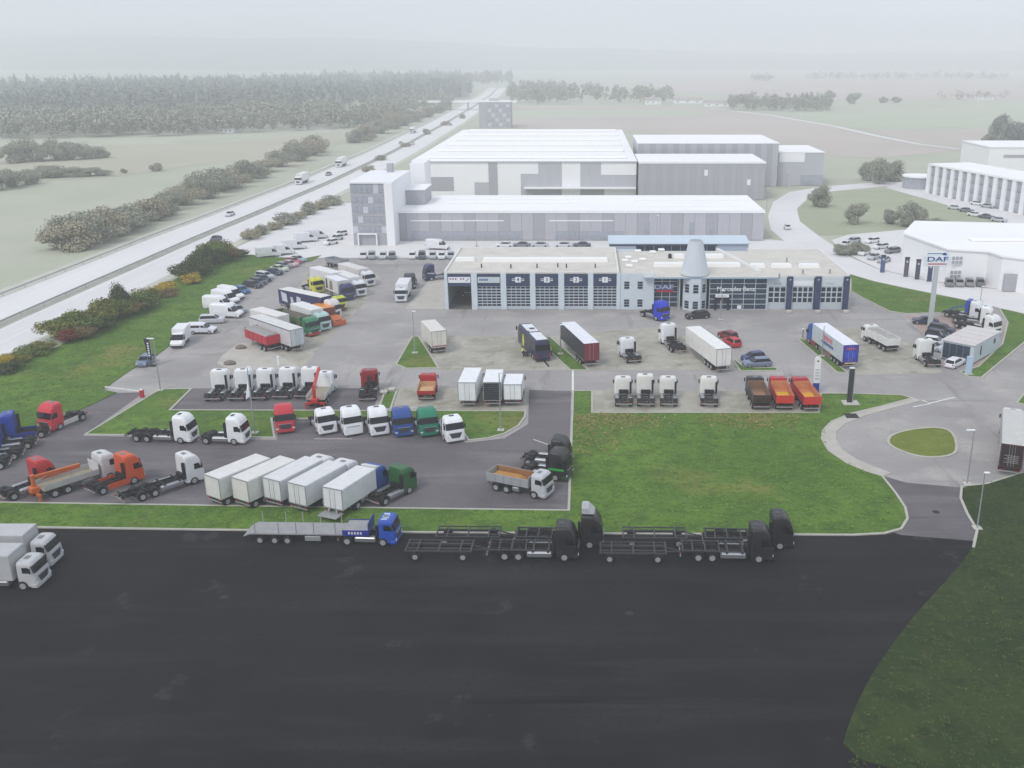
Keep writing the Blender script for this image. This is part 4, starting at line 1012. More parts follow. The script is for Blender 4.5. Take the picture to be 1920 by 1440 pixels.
# trailer lorry leaving at the right edge
tr = trailer('dark brown rear-ended trailer leaving at the right edge', (178, 176, 172), (1900, 831), (1900, 771), 13.0, roof=(196, 194, 190), rearc=(44, 30, 34), frame=(84, 26, 30))
part(tr, 'rear_lettering', paint((150, 146, 146)), None, lambda b: [b.box(-13.06, -13.045, -.8, .8 - (k % 2)*.3, 2.6 - k*.22, 2.68 - k*.22) for k in range(5)])
couple(tr, 'white tractor unit pulling the trailer at the right edge', (222, 222, 222), style='high', gap=False)

# --- left bank of parked lorries, upper yard
LB = 'lorries parked slantwise in the upper left yard'
r = thing('tipper_trailer', 'red tipping trailer under a grey tarpaulin at front of slanted rank', 'trailer', LB)
add_tub(r, 0, -7.2, 1.3, 2.8, (178, 40, 56), (120, 110, 104), tailgate=(190, 30, 50), tarp=mat('tarp_grey', (150, 148, 146), .8, var=.1))
part(r, 'side_print', paint((200, 196, 190)), None, lambda b: b.box(-3.6, -.6, -1.33, -1.315, 1.6, 2.6))
add_chassis(r, -.3, -7.1, 1.22)
for x in (5.0, 6.3): axle(r, -x, True)
add_tail(r, -7.25, .6)
for s in (-1, 1): part(r, 'landing_leg', M_STEEL, ('leg',), lambda b: None, (-1.4, s*.7, 0))
place(r, 7.3, (524, 663), (465, 640))
trailer('light grey curtain trailer behind the red tipping trailer', (198, 198, 202), (553, 616), (481, 592), 13.4, roof=(216, 214, 214), rearc=(196, 202, 208), trim=(84, 80, 84), group=LB)
tr = trailer('cream white box trailer third in the slanted rank', (216, 214, 212), (478, 577), (532, 592), 8.4, roof=(226, 222, 220), group=LB, axles=(8.9, 10.9))
def open_truck(label, rear, front):
    r = tipper(label, (40, 122, 84), rear, front, (82, 108, 66), (120, 116, 106), 11.5, (1.38, 7.6, 8.9), 'mid', tub_h=1.9, anchor='f', lower=(190, 30, 44), group=LB, load=(150, 150, 148), loadz=.6)
    return r
open_truck('green high-sided lorry with red bumper in the slanted rank', (478, 597), (592, 631))
box_lorry('pale green cab lorry with white box next to the green one', (176, 204, 202), (226, 226, 226), (526, 592), (612, 621), 9.6, 'mid', boxh=2.6, anchor='f', group=LB)
r = thing('plough_vehicle', 'low orange plough vehicle with orange hopper in the slanted rank', 'truck', LB)
NOSE = [(.35, -.1, -2.4, 1.1, .2), (.55, 0, -2.5, 1.2, .25), (1.15, -.05, -2.5, 1.2, .3), (1.5, -.7, -2.45, 1.1, .3), (1.62, -1.1, -2.3, .9, .3)]
part(r, 'nose', paint((190, 100, 44)), None, lambda b: hull(b, NOSE)); part(r, 'plough_blade', paint((206, 96, 50)), None, lambda b: b.box(.05, .25, -1.35, 1.35, .15, 1.0, .04)); part(r, 'grille', M_GRILLE, None, lambda b: b.box(-.04, .02, -.6, .6, .7, 1.1))
part(r, 'hopper', paint((228, 140, 46)), None, lambda b: b.loft([rring(-3.4, -7.2, .9, .2, 1.1), rring(-3.1, -7.6, 1.25, .2, 2.2), rring(-3.1, -7.6, 1.25, .2, 2.9)])); part(r, 'hopper_end', paint((120, 50, 36)), None, lambda b: b.box(-3.15, -2.98, -1.2, 1.2, 1.2, 2.9, .03))
add_chassis(r, -.6, -7.6)
for x in (1.3, 5.0, 6.3): axle(r, -x, x > 2)
for s_ in (-1, 1): part(r, 'headlight', M_LAMP, ('ohl', s_), lambda b: b.box(-.06, .03, s_*.9 - .14, s_*.9 + .14, .85, 1.05, .01))
add_tail(r, -7.7)
place(r, 7.8, (572, 588), (636, 611), 0, 'f')
def shoe_print(r, x0, x1, z0, z1):
    for i, p in enumerate(([(-12.4, 1.9), (-10.8, 1.7), (-11.0, 3.4), (-12.6, 3.7)], [(-9.9, 1.5), (-8.8, 1.4), (-9.2, 2.9), (-9.8, 3.0)], [(-8.2, 1.6), (-6.8, 1.6), (-6.9, 3.2), (-8.0, 3.3)])):
        q = [(x + 1.0, z) for x, z in p]
        part(r, 'white_print', paint((204, 204, 216)), ('wpr', i), lambda b: b.prism_y(q, -1.29, -1.275))
    for k in range(5): part(r, 'white_letter', paint((196, 196, 214)), ('wlt', k), lambda b: b.box(-5.2 + k*.42, -4.9 + k*.42, -1.285, -1.275, 2.3, 2.6))
tr = trailer('navy curtain trailer with white pictures in the slanted rank', (46, 46, 92), (536, 541), (606, 555), 12.4, roof=(226, 222, 220), prints=shoe_print, group=LB, trim=(40, 40, 70))
couple(tr, 'white tractor unit pulling the navy pictured trailer', (224, 218, 216), style='high', gap=False, group=LB)
tractor('yellow tractor unit behind the navy trailer, farther one', (212, 208, 70), (570, 540), (604, 552), 'mid', group=LB)
tipper('yellow tipper lorry between the navy trailer and navy cab', LIME, (590, 562), (641, 584), (120, 118, 60), (96, 92, 80), 7.6, (1.38, 5.0, 6.3), tub_h=.9, anchor='f', lower=(110, 44, 48), group=LB)
def dog_print(r, x0, x1, z0, z1):
    part(r, 'brown_print', paint((134, 118, 108)), None, lambda b: b.prism_y([(x1 + 2.2, z0 + .4), (x1 + 3.8, z0 + .4), (x1 + 3.6, z0 + 2.2), (x1 + 2.5, z0 + 2.3)], -1.29, -1.275))
    part(r, 'dark_print', paint((60, 60, 72)), None, lambda b: b.prism_y([(x1 + .5, z0 + .4), (x1 + 1.5, z0 + .4), (x1 + 1.3, z0 + 2.4), (x1 + .7, z0 + 2.4)], -1.29, -1.275))
box_lorry('navy cab lorry with white pictured box in the slanted rank', (40, 44, 96), (214, 214, 212), (598, 540), (657, 564), 8.8, 'mid', boxh=2.7, anchor='f', group=LB, roof=(230, 230, 238), prints=dog_print)
box_lorry('white lorry with dark windscreen next to the navy cab one', (220, 224, 232), (224, 222, 222), (610, 530), (679, 557), 10.4, 'mid', boxh=2.7, anchor='f', group=LB)
box_lorry('white lorry nearest the hall end of the slanted rank', (220, 222, 226), (218, 212, 210), (622, 515), (696, 538), 11.4, 'mid', boxh=2.5, anchor='f', group=LB)
trailer('white high-roofed trailer at far end of the slanted rank', (222, 220, 226), (590, 500), (630, 511), 8.8, roof=(228, 226, 228), group=LB, axles=(8.9, 10.9))
r = thing('open_trailer', 'grey open-sided trailer at the far end of the slanted rank', 'trailer', LB)
add_tub(r, 0, -6.5, 1.2, 2.1, (150, 154, 164), (140, 142, 150)); add_chassis(r, -.3, -6.3, 1.15)
for x in (4.4, 5.6): axle(r, -x, True)
place(r, 6.5, (616, 497), (650, 506))
# near the workshop's left end
box_lorry('white box lorry facing the camera beside the workshop ramp', (214, 218, 226), (226, 226, 230), (768, 538), (752, 568), 8.2, 'low', boxh=2.3, anchor='f', group=TRG)
tractor('black tractor unit standing behind the white box lorry', (40, 46, 62), (772, 530), (768, 545), 'mid')
tractor('navy tractor unit with white flash beside the workshop', (34, 42, 84), (838, 522), (800, 526), 'high')
o = [c for c in bpy.data.objects if c.get('label', '').startswith('navy tractor unit with white flash')][0]
for s in (-1, 1): part(o, 'white_flash', paint((190, 198, 220)), ('wfl', s), lambda b: b.prism_y([(-2.1, 1.5), (-.4, 1.8), (-.4, 2.0), (-2.1, 1.8)], s*1.25 - .01, s*1.25 + .01))

# --- vans and cars along the grass bank
van('white panel van, farthest of four beside the grass bank', WHITE, (405, 556), (463, 565))
van('white panel van, second of four beside the grass bank', WHITE, (393, 564), (455, 572))
van('white panel van, third of four with its back on the grass', WHITE, (377, 578), (446, 580))
van('white panel van, nearest of four beside the grass bank', WHITE, (396, 594), (456, 595))
van('white people carrier with dark windows below the panel vans', (228, 228, 236), (354, 625), (404, 624), MPV, windows=True, name='people_carrier', low=(40, 40, 90))
van('white box van facing the camera at the grass edge', WHITE, (350, 634), (331, 655), VAN, box=True, name='box_van', anchor='f')
VG = 'vans and cars along the grass bank'
car('blue car just beyond the farthest white van', (60, 106, 160), (440, 546), (469, 553), 'hatch', VG)
car('grey car beyond the nearest white van', (150, 156, 166), (430, 583), (463, 590), 'hatch', VG)
car('dark window wagon between vans and people carrier', (196, 198, 206), (385, 606), (412, 605), 'suv', VG)
car('silver-blue hatchback beside the black banner flag', (112, 126, 152), (284, 675), (263, 691), 'hatch', VG)
CR = 'cars parked in a slanted row beside the bank'
for (x0, y0, x1, y1, c, k, lab) in [(458, 536, 492, 541, (44, 48, 66), 'wagon', 'dark navy wagon at the near end of the slanted car row'), (470, 531, 500, 536, (72, 84, 106), 'hatch', 'grey-blue hatchback second in the slanted car row'),
    (482, 526, 506, 530, (52, 60, 82), 'hatch', 'dark hatchback third in the slanted car row'), (482, 520, 512, 525, (196, 202, 210), 'suv', 'silver small van fourth in the slanted car row'),
    (498, 512, 531, 517, (34, 46, 82), 'sedan', 'dark blue sedan fifth in the slanted car row'), (511, 506, 538, 510, (196, 206, 190), 'sedan', 'pale green sedan sixth in the slanted car row'),
    (520, 501, 545, 505, (140, 140, 148), 'hatch', 'grey hatchback seventh in the slanted car row'), (531, 497, 557, 501, (202, 178, 184), 'sedan', 'pale pink sedan eighth in the slanted car row'),
    (536, 492, 564, 496, (176, 90, 100), 'sedan', 'faded red sedan ninth in the slanted car row'), (545, 488, 573, 492, (160, 178, 196), 'sedan', 'pale blue sedan at far end of the slanted car row')]:
    car(lab, c, (x0, y0), (x1, y1), k, CR)
# ------------------------------------------------------------------ buildings
M_WALL = mat('cladding_pale_blue', (206, 216, 224), .55, var=.04, vscale=.5, dirt=.05)
M_ROOF = mat('roof_membrane', (208, 203, 195), .85, var=.08, vscale=.25, dirt=.12)
M_NAVY = mat('navy_panel', (38, 54, 88), .5, var=.08, vscale=.6)
M_ALU = mat('aluminium_frame', (196, 204, 212), .4, .2)
M_PANE = mat('window_pane', (32, 42, 58), .15, spec=.3, var=.35, vscale=.35)
M_CURT = mat('curtain_glass', (44, 60, 78), .1, spec=.4, var=.4, vscale=.25)
M_WHITE = mat('white_enamel', (232, 234, 238), .4)
M_SKYL = mat('skylight_acrylic', (244, 243, 242), .35)
M_REDB = mat('red_bar', (200, 40, 66), .5); M_BLUEL = mat('blue_letter', (38, 60, 140), .5)
def quadplate(parent, name, m, x0, x1, z0, z1, y, t=.03, c=0.0, label=None):
    return boxpart(parent, name, m, (x0, x1, y, y + t, z0, z1), c, label)

GY = 184.8
def GX(px, py=545): return onY(px, py, GY).x
def GZ(py): return onY(1050, py, GY).z
g = thing('service_workshop', 'long pale truck workshop with navy gate panels, turret and showroom', 'building', None, (0, GY, 0))
ZT = 7.35; ZR = 6.6
xl, xm, xr = GX(834), GX(1158), GX(1592)
xs = GX(1208)
DL = at(858, 465, ZT).y - GY
# left block: walls and roof (open bay at its left end)
ob0, ob1 = GX(840), GX(884)
boxpart(g, 'side_wall', M_WALL, (xl, xl + .35, .3, DL, 0, ZT))
boxpart(g, 'back_wall', M_WALL, (GX(890), xs, DL - .3, DL, 0, ZT - .3))
boxpart(g, 'bay_wall', mat('bay_inside', (120, 122, 124), .8, var=.1), (ob1 + .1, ob1 + .4, .4, DL - .3, 0, ZT - .3))
boxpart(g, 'bay_back_wall', MATS['bay_inside'], (xl + .35, ob1 + .1, 16.0, 16.3, 0, ZT - .3))
boxpart(g, 'floor_slab', mat('hall_floor', (112, 110, 110), .7, var=.15), (xl + .35, xs, .05, DL - .3, 0.004, .02))
boxpart(g, 'inner_wall', M_DARK, (ob1 + .5, xs - .2, .35, .5, 0, ZT - .4))
boxpart(g, 'roof', M_ROOF, (xl + .3, xm, .0, DL, ZT - .3, ZT))
for d in ((xl, xl + .4, -.1, DL, ZT - .32, ZT + .28), (xl + .4, xm + .3, -.1, .2, ZT - .12, ZT + .18), (xl + .4, xm + .3, DL - .3, DL, ZT - .3, ZT + .25), (xm - .1, xm + .25, .2, DL - .3, ZT - .28, ZT + .3)):
    boxpart(g, 'parapet', mat('parapet_pale', (220, 220, 218), .6, var=.05), d)
PE = [834, 840, 884, 895, 939, 949.5, 994, 1004, 1047, 1058, 1102.5, 1112.5, 1156, 1163]
for a, b_ in zip(PE[0::2], PE[1::2]): boxpart(g, 'pillar', M_WALL, (GX(a), GX(b_), -.22, .3, 0, ZT - .12), .02)
zp = GZ(537)
def roller_gate(x0, x1, z1, rows=7, cols=5, foot=.55):
    d = part(g, 'sectional_gate', M_ALU, None, lambda b: ([b.box(x0 + (x1-x0)*k/cols - .05, x0 + (x1-x0)*k/cols + .05, .1, .2, 0, z1) for k in range(cols + 1)],
        [b.box(x0, x1, .085, .2, foot + (z1-foot)*k/rows - .09, foot + (z1-foot)*k/rows + .09) for k in range(rows + 1)], b.box(x0, x1, .09, .2, 0.02, foot - .09)))
    w, h = (x1-x0)/cols, (z1-foot)/rows
    for i in range(rows):
        for k in range(cols):
            part(d, 'pane', M_PANE, ('gpane', round(w, 2), round(h, 2)), lambda b: b.box(-w/2 + .05, w/2 - .05, 0, .02, -h/2 + .09, h/2 - .09), (x0 + w*(k+.5), .16, foot + h*(i+.5)))
    return d
bays = [(840, 884, None), (895, 939, 's'), (949.5, 994, '4'), (1004, 1047, '3'), (1058, 1102.5, '2'), (1112.5, 1156, '1')]
for a, b_, n in bays:
    x0, x1 = GX(a), GX(b_)
    p = quadplate(g, 'gate_panel', M_NAVY, x0, x1, zp, ZT - .14, .02, .25)
    p_mid = ((x0 + x1) / 2, (zp + ZT - .14) / 2)
    if n is None or n == 's':
        s = quadplate(g, 'sign_board', M_WHITE if n is None else mat('sign_grey', (196, 206, 210), .5), x0 + .15, x1 - .15, p_mid[1] - .6, p_mid[1] + .55, -.05, .05)
        m = mat('violet_letter', (150, 110, 150), .5) if n is None else mat('blue_script', (60, 70, 140), .5)
        for k in range(6):
            if n is None and k == 3: continue
            w = .3 if n is None else .2
            boxpart(g, 'sign_letter', m, (x0 + .45 + k*(.5 if n is None else .3), x0 + .45 + k*(.5 if n is None else .3) + w, -.065, -.05, p_mid[1] - (.0 if n is None else .2), p_mid[1] + (.32 if n is None else .2)))
        if n is None: part(g, 'sign_emblem', mat('emblem_grey', (130, 130, 130)), None, lambda b: b.beam((x1 - 1.0, -.06, p_mid[1] - .35), (x1 - .45, -.06, p_mid[1] + .3), .02, .16))
    if n and n != 's':
        quadplate(g, 'number_plate', M_WHITE, p_mid[0] - .55, p_mid[0] + .55, p_mid[1] - .55, p_mid[1] + .55, -.05, .05, .01)
        text(g, 'gate_number', n, M_NAVY, (p_mid[0], -.06, p_mid[1]), 1.05, bold=.008, depth=.01)
        for s in (-1, 1):
            for dz in (-.16, .16): boxpart(g, 'number_bar', M_WHITE, (min(p_mid[0] + s*.6, p_mid[0] + s*1.2), max(p_mid[0] + s*.6, p_mid[0] + s*1.2), -.03, 0.01, p_mid[1] + dz - .06, p_mid[1] + dz + .06))
    if n: roller_gate(x0, x1, zp)
# plinth strip of the front
# middle block with small windows
xw = GX(1226)
boxpart(g, 'front_wall', M_WALL, (GX(1163) + .002, xw, -.05, .3, 0, ZT - .2))
boxpart(g, 'return_wall', M_WALL, (xw - .3, xw - .003, .3, 2.2, 0, ZT - .3))
for cx_ in (1175, 1200):
    for py in (534.5, 568):
        x, z = GX(cx_), GZ(py)
        w = boxpart(g, 'window', M_ALU, (x - .55, x + .55, -.11, -.045, z - .78, z + .78))
        for k in range(3): part(w, 'pane', M_PANE, ('swp',), lambda b: b.box(-.48, .48, -.05, -.034, -.2, .2), (0, 0, -.5 + k*.5))
# right part: roof slab with overhang
DR = at(1300, 468, ZR).y - GY
boxpart(g, 'roof', M_ROOF, (xm + .27, GX(1440), .3, DL, ZR - .3, ZR))
boxpart(g, 'roof', M_ROOF, (GX(1440) + .004, xr, .1, DR, ZR - .3, ZR - .004))
boxpart(g, 'canopy', M_ROOF, (GX(1207), GX(1457), -1.3, .29, ZR - .25, ZR + .02), .03)
boxpart(g, 'canopy_edge', mat('canopy_edge_blue', (150, 172, 196), .5), (GX(1207), GX(1457), -1.34, -1.3, ZR - .25, ZR + .05))
boxpart(g, 'side_wall', M_WALL, (xr - .35, xr - .05, .3, DR, 0, ZR - .3))
boxpart(g, 'back_wall', M_WALL, (xs, xr, DR - .3, DR, 0, ZR - .3))
boxpart(g, 'parapet', MATS['parapet_pale'], (xr - .3, xr, .1, DR, ZR - .3, ZR + .25))
boxpart(g, 'parapet', MATS['parapet_pale'], (GX(1458), xr - .3, -.02, .1, ZR - .32, ZR + .15))
boxpart(g, 'parapet', MATS['parapet_pale'], (GX(1440), xr - .3, DR - .25, DR, ZR - .1, ZR + .25))
u0, u1 = at(1345, 470, ZR), at(1424, 512, ZR)
part(g, 'roof_upstand', MATS['parapet_pale'], None, lambda b: b.beam((u0.x, u0.y - GY, ZR + .25), (u1.x, u1.y - GY, ZR + .25), .8, .5))
# recessed entrance with the DAF sign
ex0, ex1 = GX(1227), GX(1272)
boxpart(g, 'inner_wall', M_DARK, (xw, GX(1600) - .8, 2.6, 2.8, 0, ZR - .35))
def curtain(x0, x1, y, cols, rows, z1, z0=.1, glass=M_CURT):
    f = part(g, 'curtain_frame', M_ALU, None, lambda b: ([b.box(x0 + (x1-x0)*k/cols - .06, x0 + (x1-x0)*k/cols + .06, y - .06, y + .06, z0, z1) for k in range(cols + 1)], [b.box(x0, x1, y - .05, y + .05, z0 + (z1-z0)*k/rows - .06, z0 + (z1-z0)*k/rows + .06) for k in range(rows + 1)]))
    w, h = (x1-x0)/cols, (z1-z0)/rows
    for i in range(rows):
        for k in range(cols): part(f, 'pane', glass, ('cpane', round(w, 2), round(h, 2)), lambda b: b.box(-w/2 + .05, w/2 - .05, 0, .02, -h/2 + .05, h/2 - .05), (x0 + w*(k+.5), y, z0 + h*(i+.5)))
curtain(ex0, ex1, 1.4, 3, 6, ZR - .3)
quadplate(g, 'brand_board', mat('brand_board_blue', (96, 110, 170), .5), GX(1227), GX(1264), GZ(546), GZ(536), 1.2, .08)
text(g, 'brand_letters', 'DAF', M_WHITE, (GX(1245.5), 1.18, GZ(541)), 1.15, sx=1.8, bold=.02, depth=.01)
quadplate(g, 'brand_underline', M_REDB, GX(1231), GX(1264), GZ(550.5), GZ(546.6), 1.2, .08)
boxpart(g, 'entrance_post', M_ALU, (ex1 + .1, ex1 + .35, .2, .45, 0, ZR - .3)); boxpart(g, 'entrance_post', M_ALU, (ex0 - .3, ex0 - .05, .2, .45, 0, ZR - .3))
# turret with its cone
tx, ty, tr_ = GX(1303), .9, 2.45
N = 8
def ngon(r, z, n=N, off=0.0): return [(tx + r*math.cos(2*math.pi*(k+.5)/n + off), ty + r*math.sin(2*math.pi*(k+.5)/n + off), z) for k in range(n)]
part(g, 'turret', M_WALL, None, lambda b: b.loft([ngon(tr_, 0), ngon(tr_, ZR - .3)]))
part(g, 'cone_tower', mat('cone_cladding', (200, 207, 214), .5, var=.04, vscale=.6), None, lambda b: b.loft([[(tx + r*math.cos(2*math.pi*k/20), ty + .6 + r*math.sin(2*math.pi*k/20), z) for k in range(20)] for r, z in ((2.75, ZR + .12), (2.7, ZR + .5), (1.5, 12.6), (1.4, 13.3))], True), smooth=False)
part(g, 'cone_skirt', M_DARK, None, lambda b: b.cyl((tx, ty + .6, ZR + .07), 'z', 2.72, .12, 20))
part(g, 'cone_cap', mat('cone_cap_grey', (150, 156, 166), .5), None, lambda b: b.cyl((tx, ty + .6, 13.33), 'z', 1.15, .06, 20))
for k, a in enumerate((-135, -90, -45)):
    d = tr_ * math.cos(math.pi/N)
    for z0, z1, nn in ((GZ(547), GZ(531), 3), (.4, GZ(562), 3)):
        w = link('window', None, g, (tx + d*math.cos(R(a)), ty + d*math.sin(R(a)), 0), R(a + 90))
        part(w, 'window_frame', M_ALU, ('twf', round(z0, 1)), lambda b: b.box(-.55, .55, -.04, .02, z0 - .08, z1 + .08))
        for i in range(nn):
            h = (z1 - z0) / nn
            part(w, 'pane', M_PANE, ('twp', round(h, 2)), lambda b: b.box(-.48, .48, -.07, -.042, -h/2 + .05, h/2 - .05), (0, 0, z0 + h*(i+.5)))
# glazed showroom
sx0, sx1 = GX(1330), GX(1437)
curtain(sx0, sx1, -.35, 5, 6, ZR - .35)
boxpart(g, 'showroom_jamb', M_ALU, (sx1 + .06, sx1 + .3, -.4, .3, 0, ZR - .35))
text(g, 'showroom_letters', 'Mercedes Benz', M_WHITE, (GX(1379), -.47, GZ(541)), 1.25, sx=.96, bold=.012, depth=.02)
px0, px1 = GX(1340), GX(1367)
part(g, 'entrance_portal', M_DARK, None, lambda b: b.box(px0, px0 + .35, -.9, -.42, 0, GZ(556)).box(px1 - .35, px1, -.9, -.42, 0, GZ(556)).box(px0, px1, -.9, -.42, GZ(560), GZ(556)))
quadplate(g, 'portal_sign', M_WHITE, px0 + .1, px1 - .1, GZ(556) + .03, GZ(550), -.85, .3)
for k in range(6): boxpart(g, 'portal_letter', M_STEEL, (px0 + .5 + k*.3, px0 + .7 + k*.3, -.87, -.855, GZ(554), GZ(552.2)))
quadplate(g, 'window_poster', M_WHITE, GX(1383), GX(1391), GZ(578), GZ(571.5), -.42, .03)
# right workshop bays
for a, b_, cols in ((1440.5, 1474, 3), (1486, 1525, 4), (1539, 1580, 4)):
    x0, x1 = GX(a), GX(b_); z1 = GZ(538)
    quadplate(g, 'fascia', mat('fascia_pale', (200, 210, 216), .5), x0, x1, z1 + .12, ZR - .33, .0, .3)
    if a == 1486: quadplate(g, 'fascia_board', M_WHITE, x0 + .1, x1 - .1, z1 + .25, z1 + 1.2, -.05, .05)
    else:
        for k in range(5): boxpart(g, 'fascia_letter', M_STEEL, (x0 + 1.0 + k*.3, x0 + 1.2 + k*.3, -.012, 0, z1 + .55, z1 + .75))
    d = part(g, 'folding_gate', M_ALU, None, lambda b: ([b.box(x0 + (x1-x0)*k/cols - .12, x0 + (x1-x0)*k/cols + .12, .1, .22, 0, z1 + .1) for k in range(cols + 1)], [b.box(x0, x1, .09, .22, 1.3 + (z1-1.3)*k/3 - .1, 1.3 + (z1-1.3)*k/3 + .1) for k in range(4)], b.box(x0, x1, .11, .21, 0.02, 1.25)))
    w, h = (x1-x0)/cols, (z1-1.3)/3
    for i in range(3):
        for k in range(cols): part(d, 'pane', M_PANE, ('fpane', round(w, 2), round(h, 2)), lambda b: b.box(-w/2 + .12, w/2 - .12, 0, .02, -h/2 + .1, h/2 - .1), (x0 + w*(k+.5), .16, 1.3 + h*(i+.5)))
for a, b_ in ((1475, 1485), (1527, 1538.5), (1581, 1591.5)):
    boxpart(g, 'pillar', M_NAVY, (GX(a), GX(b_), -.35, .3, 0, ZR - .02), .02)
    boxpart(g, 'pillar_lamp', M_LAMP, (GX((a+b_)/2) - .12, GX((a+b_)/2) + .12, -.42, -.35, ZR - .75, ZR - .5))
# roof furniture
def rbox(px0, px1, py, zt, depth=1.6, h=.7, m=M_SKYL, name='skylight'):
    p0, p1 = at(px0, py, zt), at(px1, py, zt)
    return part(g, name, m, None, lambda b: b.prism_y([(p0.x, zt + .005), (p1.x, zt + .005), (p1.x - .2, zt + h), (p0.x + .2, zt + h)], p0.y - GY - depth/2, p0.y - GY + depth/2))
rbox(854, 891, 489, ZT); rbox(905, 1140, 490, ZT, 2.2)
for a in ((1225, 1283, 499), (1320, 1388, 499), (1262, 1283, 483), (1317, 1357, 483), (1406, 1434, 501), (1446, 1484, 501), (1498, 1536, 501)): rbox(a[0], a[1], a[2], ZR, 1.8)
for px, py in ((903, 502), (958, 503), (1007, 502), (1046, 501), (1062, 502), (1116, 502)): boxpart(g, 'vent_pipe', M_CHASSIS, (at(px, py, ZT).x - .12, at(px, py, ZT).x + .12, at(px, py, ZT).y - GY - .12, at(px, py, ZT).y - GY + .12, ZT, ZT + .8))
for px, py in ((1475, 491), (1505, 514), (1556, 513), (1461, 522)): boxpart(g, 'vent_pipe', M_STEEL, (at(px, py, ZR).x - .15, at(px, py, ZR).x + .15, at(px, py, ZR).y - GY - .15, at(px, py, ZR).y - GY + .15, ZR - .004, ZR + .9))
for px, py in ((1178, 484), (1196, 472), (1180, 500), (1190, 492), (1205, 488), (1224, 474), (1172, 490), (1240, 470)):
    p = at(px, py, ZR); boxpart(g, 'roof_dome', M_SKYL, (p.x - .7, p.x + .7, p.y - GY - .6, p.y - GY + .6, ZR, ZR + .45), .12)
p = at(1256, 484, ZR); boxpart(g, 'roof_fan', M_DARK, (p.x - .35, p.x + .35, p.y - GY - .4, p.y - GY + .4, ZR, ZR + .9), .05)
# truck standing inside the open bay
t = tractor('dark lorry standing inside the open workshop bay', (30, 34, 60), (0, 900), (100, 900), 'mid', 6.0); t.location = ((ob0 + ob1) / 2 + .6, GY + 8.0, .03); t.rotation_euler = (0, 0, R(-90))

# blue hall behind the workshop
BY = 228.0
e0, e1 = onY(1143, 456, BY), onY(1404, 457, BY)
h = thing('storage_hall', 'low hall with pale blue roof and dark window strip behind the workshop', 'building', None, ((e0.x + e1.x) / 2, BY, 0))
hw_, ze = (e1.x - e0.x) / 2, e0.z
hd = at(1200, 441, ze + .7).y - BY
m_bw = mat('hall_blue_wall', (176, 188, 206), .6, var=.04)
boxpart(h, 'wall', m_bw, (-hw_, hw_, .2, hd - .2, 0, ze - .05))
part(h, 'roof', mat('hall_blue_roof', (196, 210, 222), .45, var=.04), None, lambda b: b.add([(-hw_ - .3, -.3, ze), (hw_ + .3, -.3, ze), (hw_ + .3, hd, ze + .7), (-hw_ - .3, hd, ze + .7), (-hw_ - .3, -.3, ze - .2), (hw_ + .3, -.3, ze - .2), (hw_ + .3, hd, ze + .5), (-hw_ - .3, hd, ze + .5)], [(0, 1, 2, 3), (7, 6, 5, 4), (0, 4, 5, 1), (1, 5, 6, 2), (2, 6, 7, 3), (3, 7, 4, 0)]))
for k in range(9):
    w = (hw_ * 1.15) / 9
    boxpart(h, 'window', M_PANE, (-hw_ * .62 + k*w*1.0 + .06, -hw_ * .62 + (k+1)*w - .06, .12, .22, ze - 2.6, ze - .7))
boxpart(h, 'fascia', M_NAVY, (-hw_, hw_ * .55, .1, .19, ze - .65, ze - .22))

# ---- halls beyond the road, sheet colours lifted to take up some haze
M_H = mat('hall_grey_sheet', (180, 180, 186), .6, var=.04, vscale=.1)
M_HD = mat('hall_dark_sheet', (166, 166, 172), .6, var=.04, vscale=.1)
M_HW = mat('hall_white_sheet', (238, 238, 240), .6, var=.03, vscale=.1)
M_HR = mat('hall_roof_white', (244, 243, 244), .7, var=.03, vscale=.05)
M_HG = mat('hall_glass', (160, 164, 174), .2, var=.2, vscale=.2)
Y1 = 259.0
def P1(px, py): return onY(px, py, Y1)
a, b_ = P1(741, 430), P1(1432, 430)
zt = P1(1000, 396).z
h = thing('showroom_hall', 'long low grey hall with white roof and showroom windows', 'building', None, ((a.x + b_.x)/2, Y1, 0))
cx_ = h.location.x; hw_ = (b_.x - a.x)/2; dd = at(1000, 366, zt).y - Y1
boxpart(h, 'wall', M_H, (-hw_, hw_, .3, dd, 0, zt - .3))
boxpart(h, 'roof', M_HR, (-hw_ - .2, hw_ + .2, .1, dd, zt - .3, zt))
boxpart(h, 'parapet', M_HR, (-hw_ - .2, hw_ + .2, -.05, .1, zt - .5, zt + .2))
for k in range(32):
    w = 2*hw_/32; m = M_H if k % 3 else M_HD
    boxpart(h, 'wall_panel', m, (-hw_ + k*w + .03, -hw_ + (k+1)*w - .03, .12, .3, .3, zt - .52))
for k in range(14):
    for lo, hi, m in ((740, 990, M_HG), (1010, 1180, M_HG)):
        n = 14; x0, x1 = P1(lo + 30, 430).x - cx_, P1(hi - 10, 430).x - cx_; w = (x1-x0)/n
        boxpart(h, 'shop_window', m, (x0 + k*w + .08, x0 + (k+1)*w - .08, .04, .118, .5, 2.6))
for lo, hi in ((770, 945), (1030, 1150)):
    boxpart(h, 'window_strip', M_HW, (P1(lo, 430).x - cx_, P1(hi, 430).x - cx_, .05, .118, zt - 2.7, zt - 2.4))
for px in (1214, 1297, 1335): boxpart(h, 'window', M_HG, (P1(px, 430).x - cx_ - .6, P1(px, 430).x - cx_ + .6, .05, .118, 1.5, 5.0))
for px0, px1, py in ((850, 1075, 373), (840, 1070, 381), (1190, 1400, 376), (1195, 1390, 386)):
    p0, p1 = at(px0, py, zt), at(px1, py, zt); boxpart(h, 'skylight', M_SKYL, (p0.x - cx_, p1.x - cx_, p0.y - Y1 - .7, p0.y - Y1 + .7, zt + .002, zt + .35), .1)
p0, p1 = at(757, 384, zt), at(797, 384, zt)
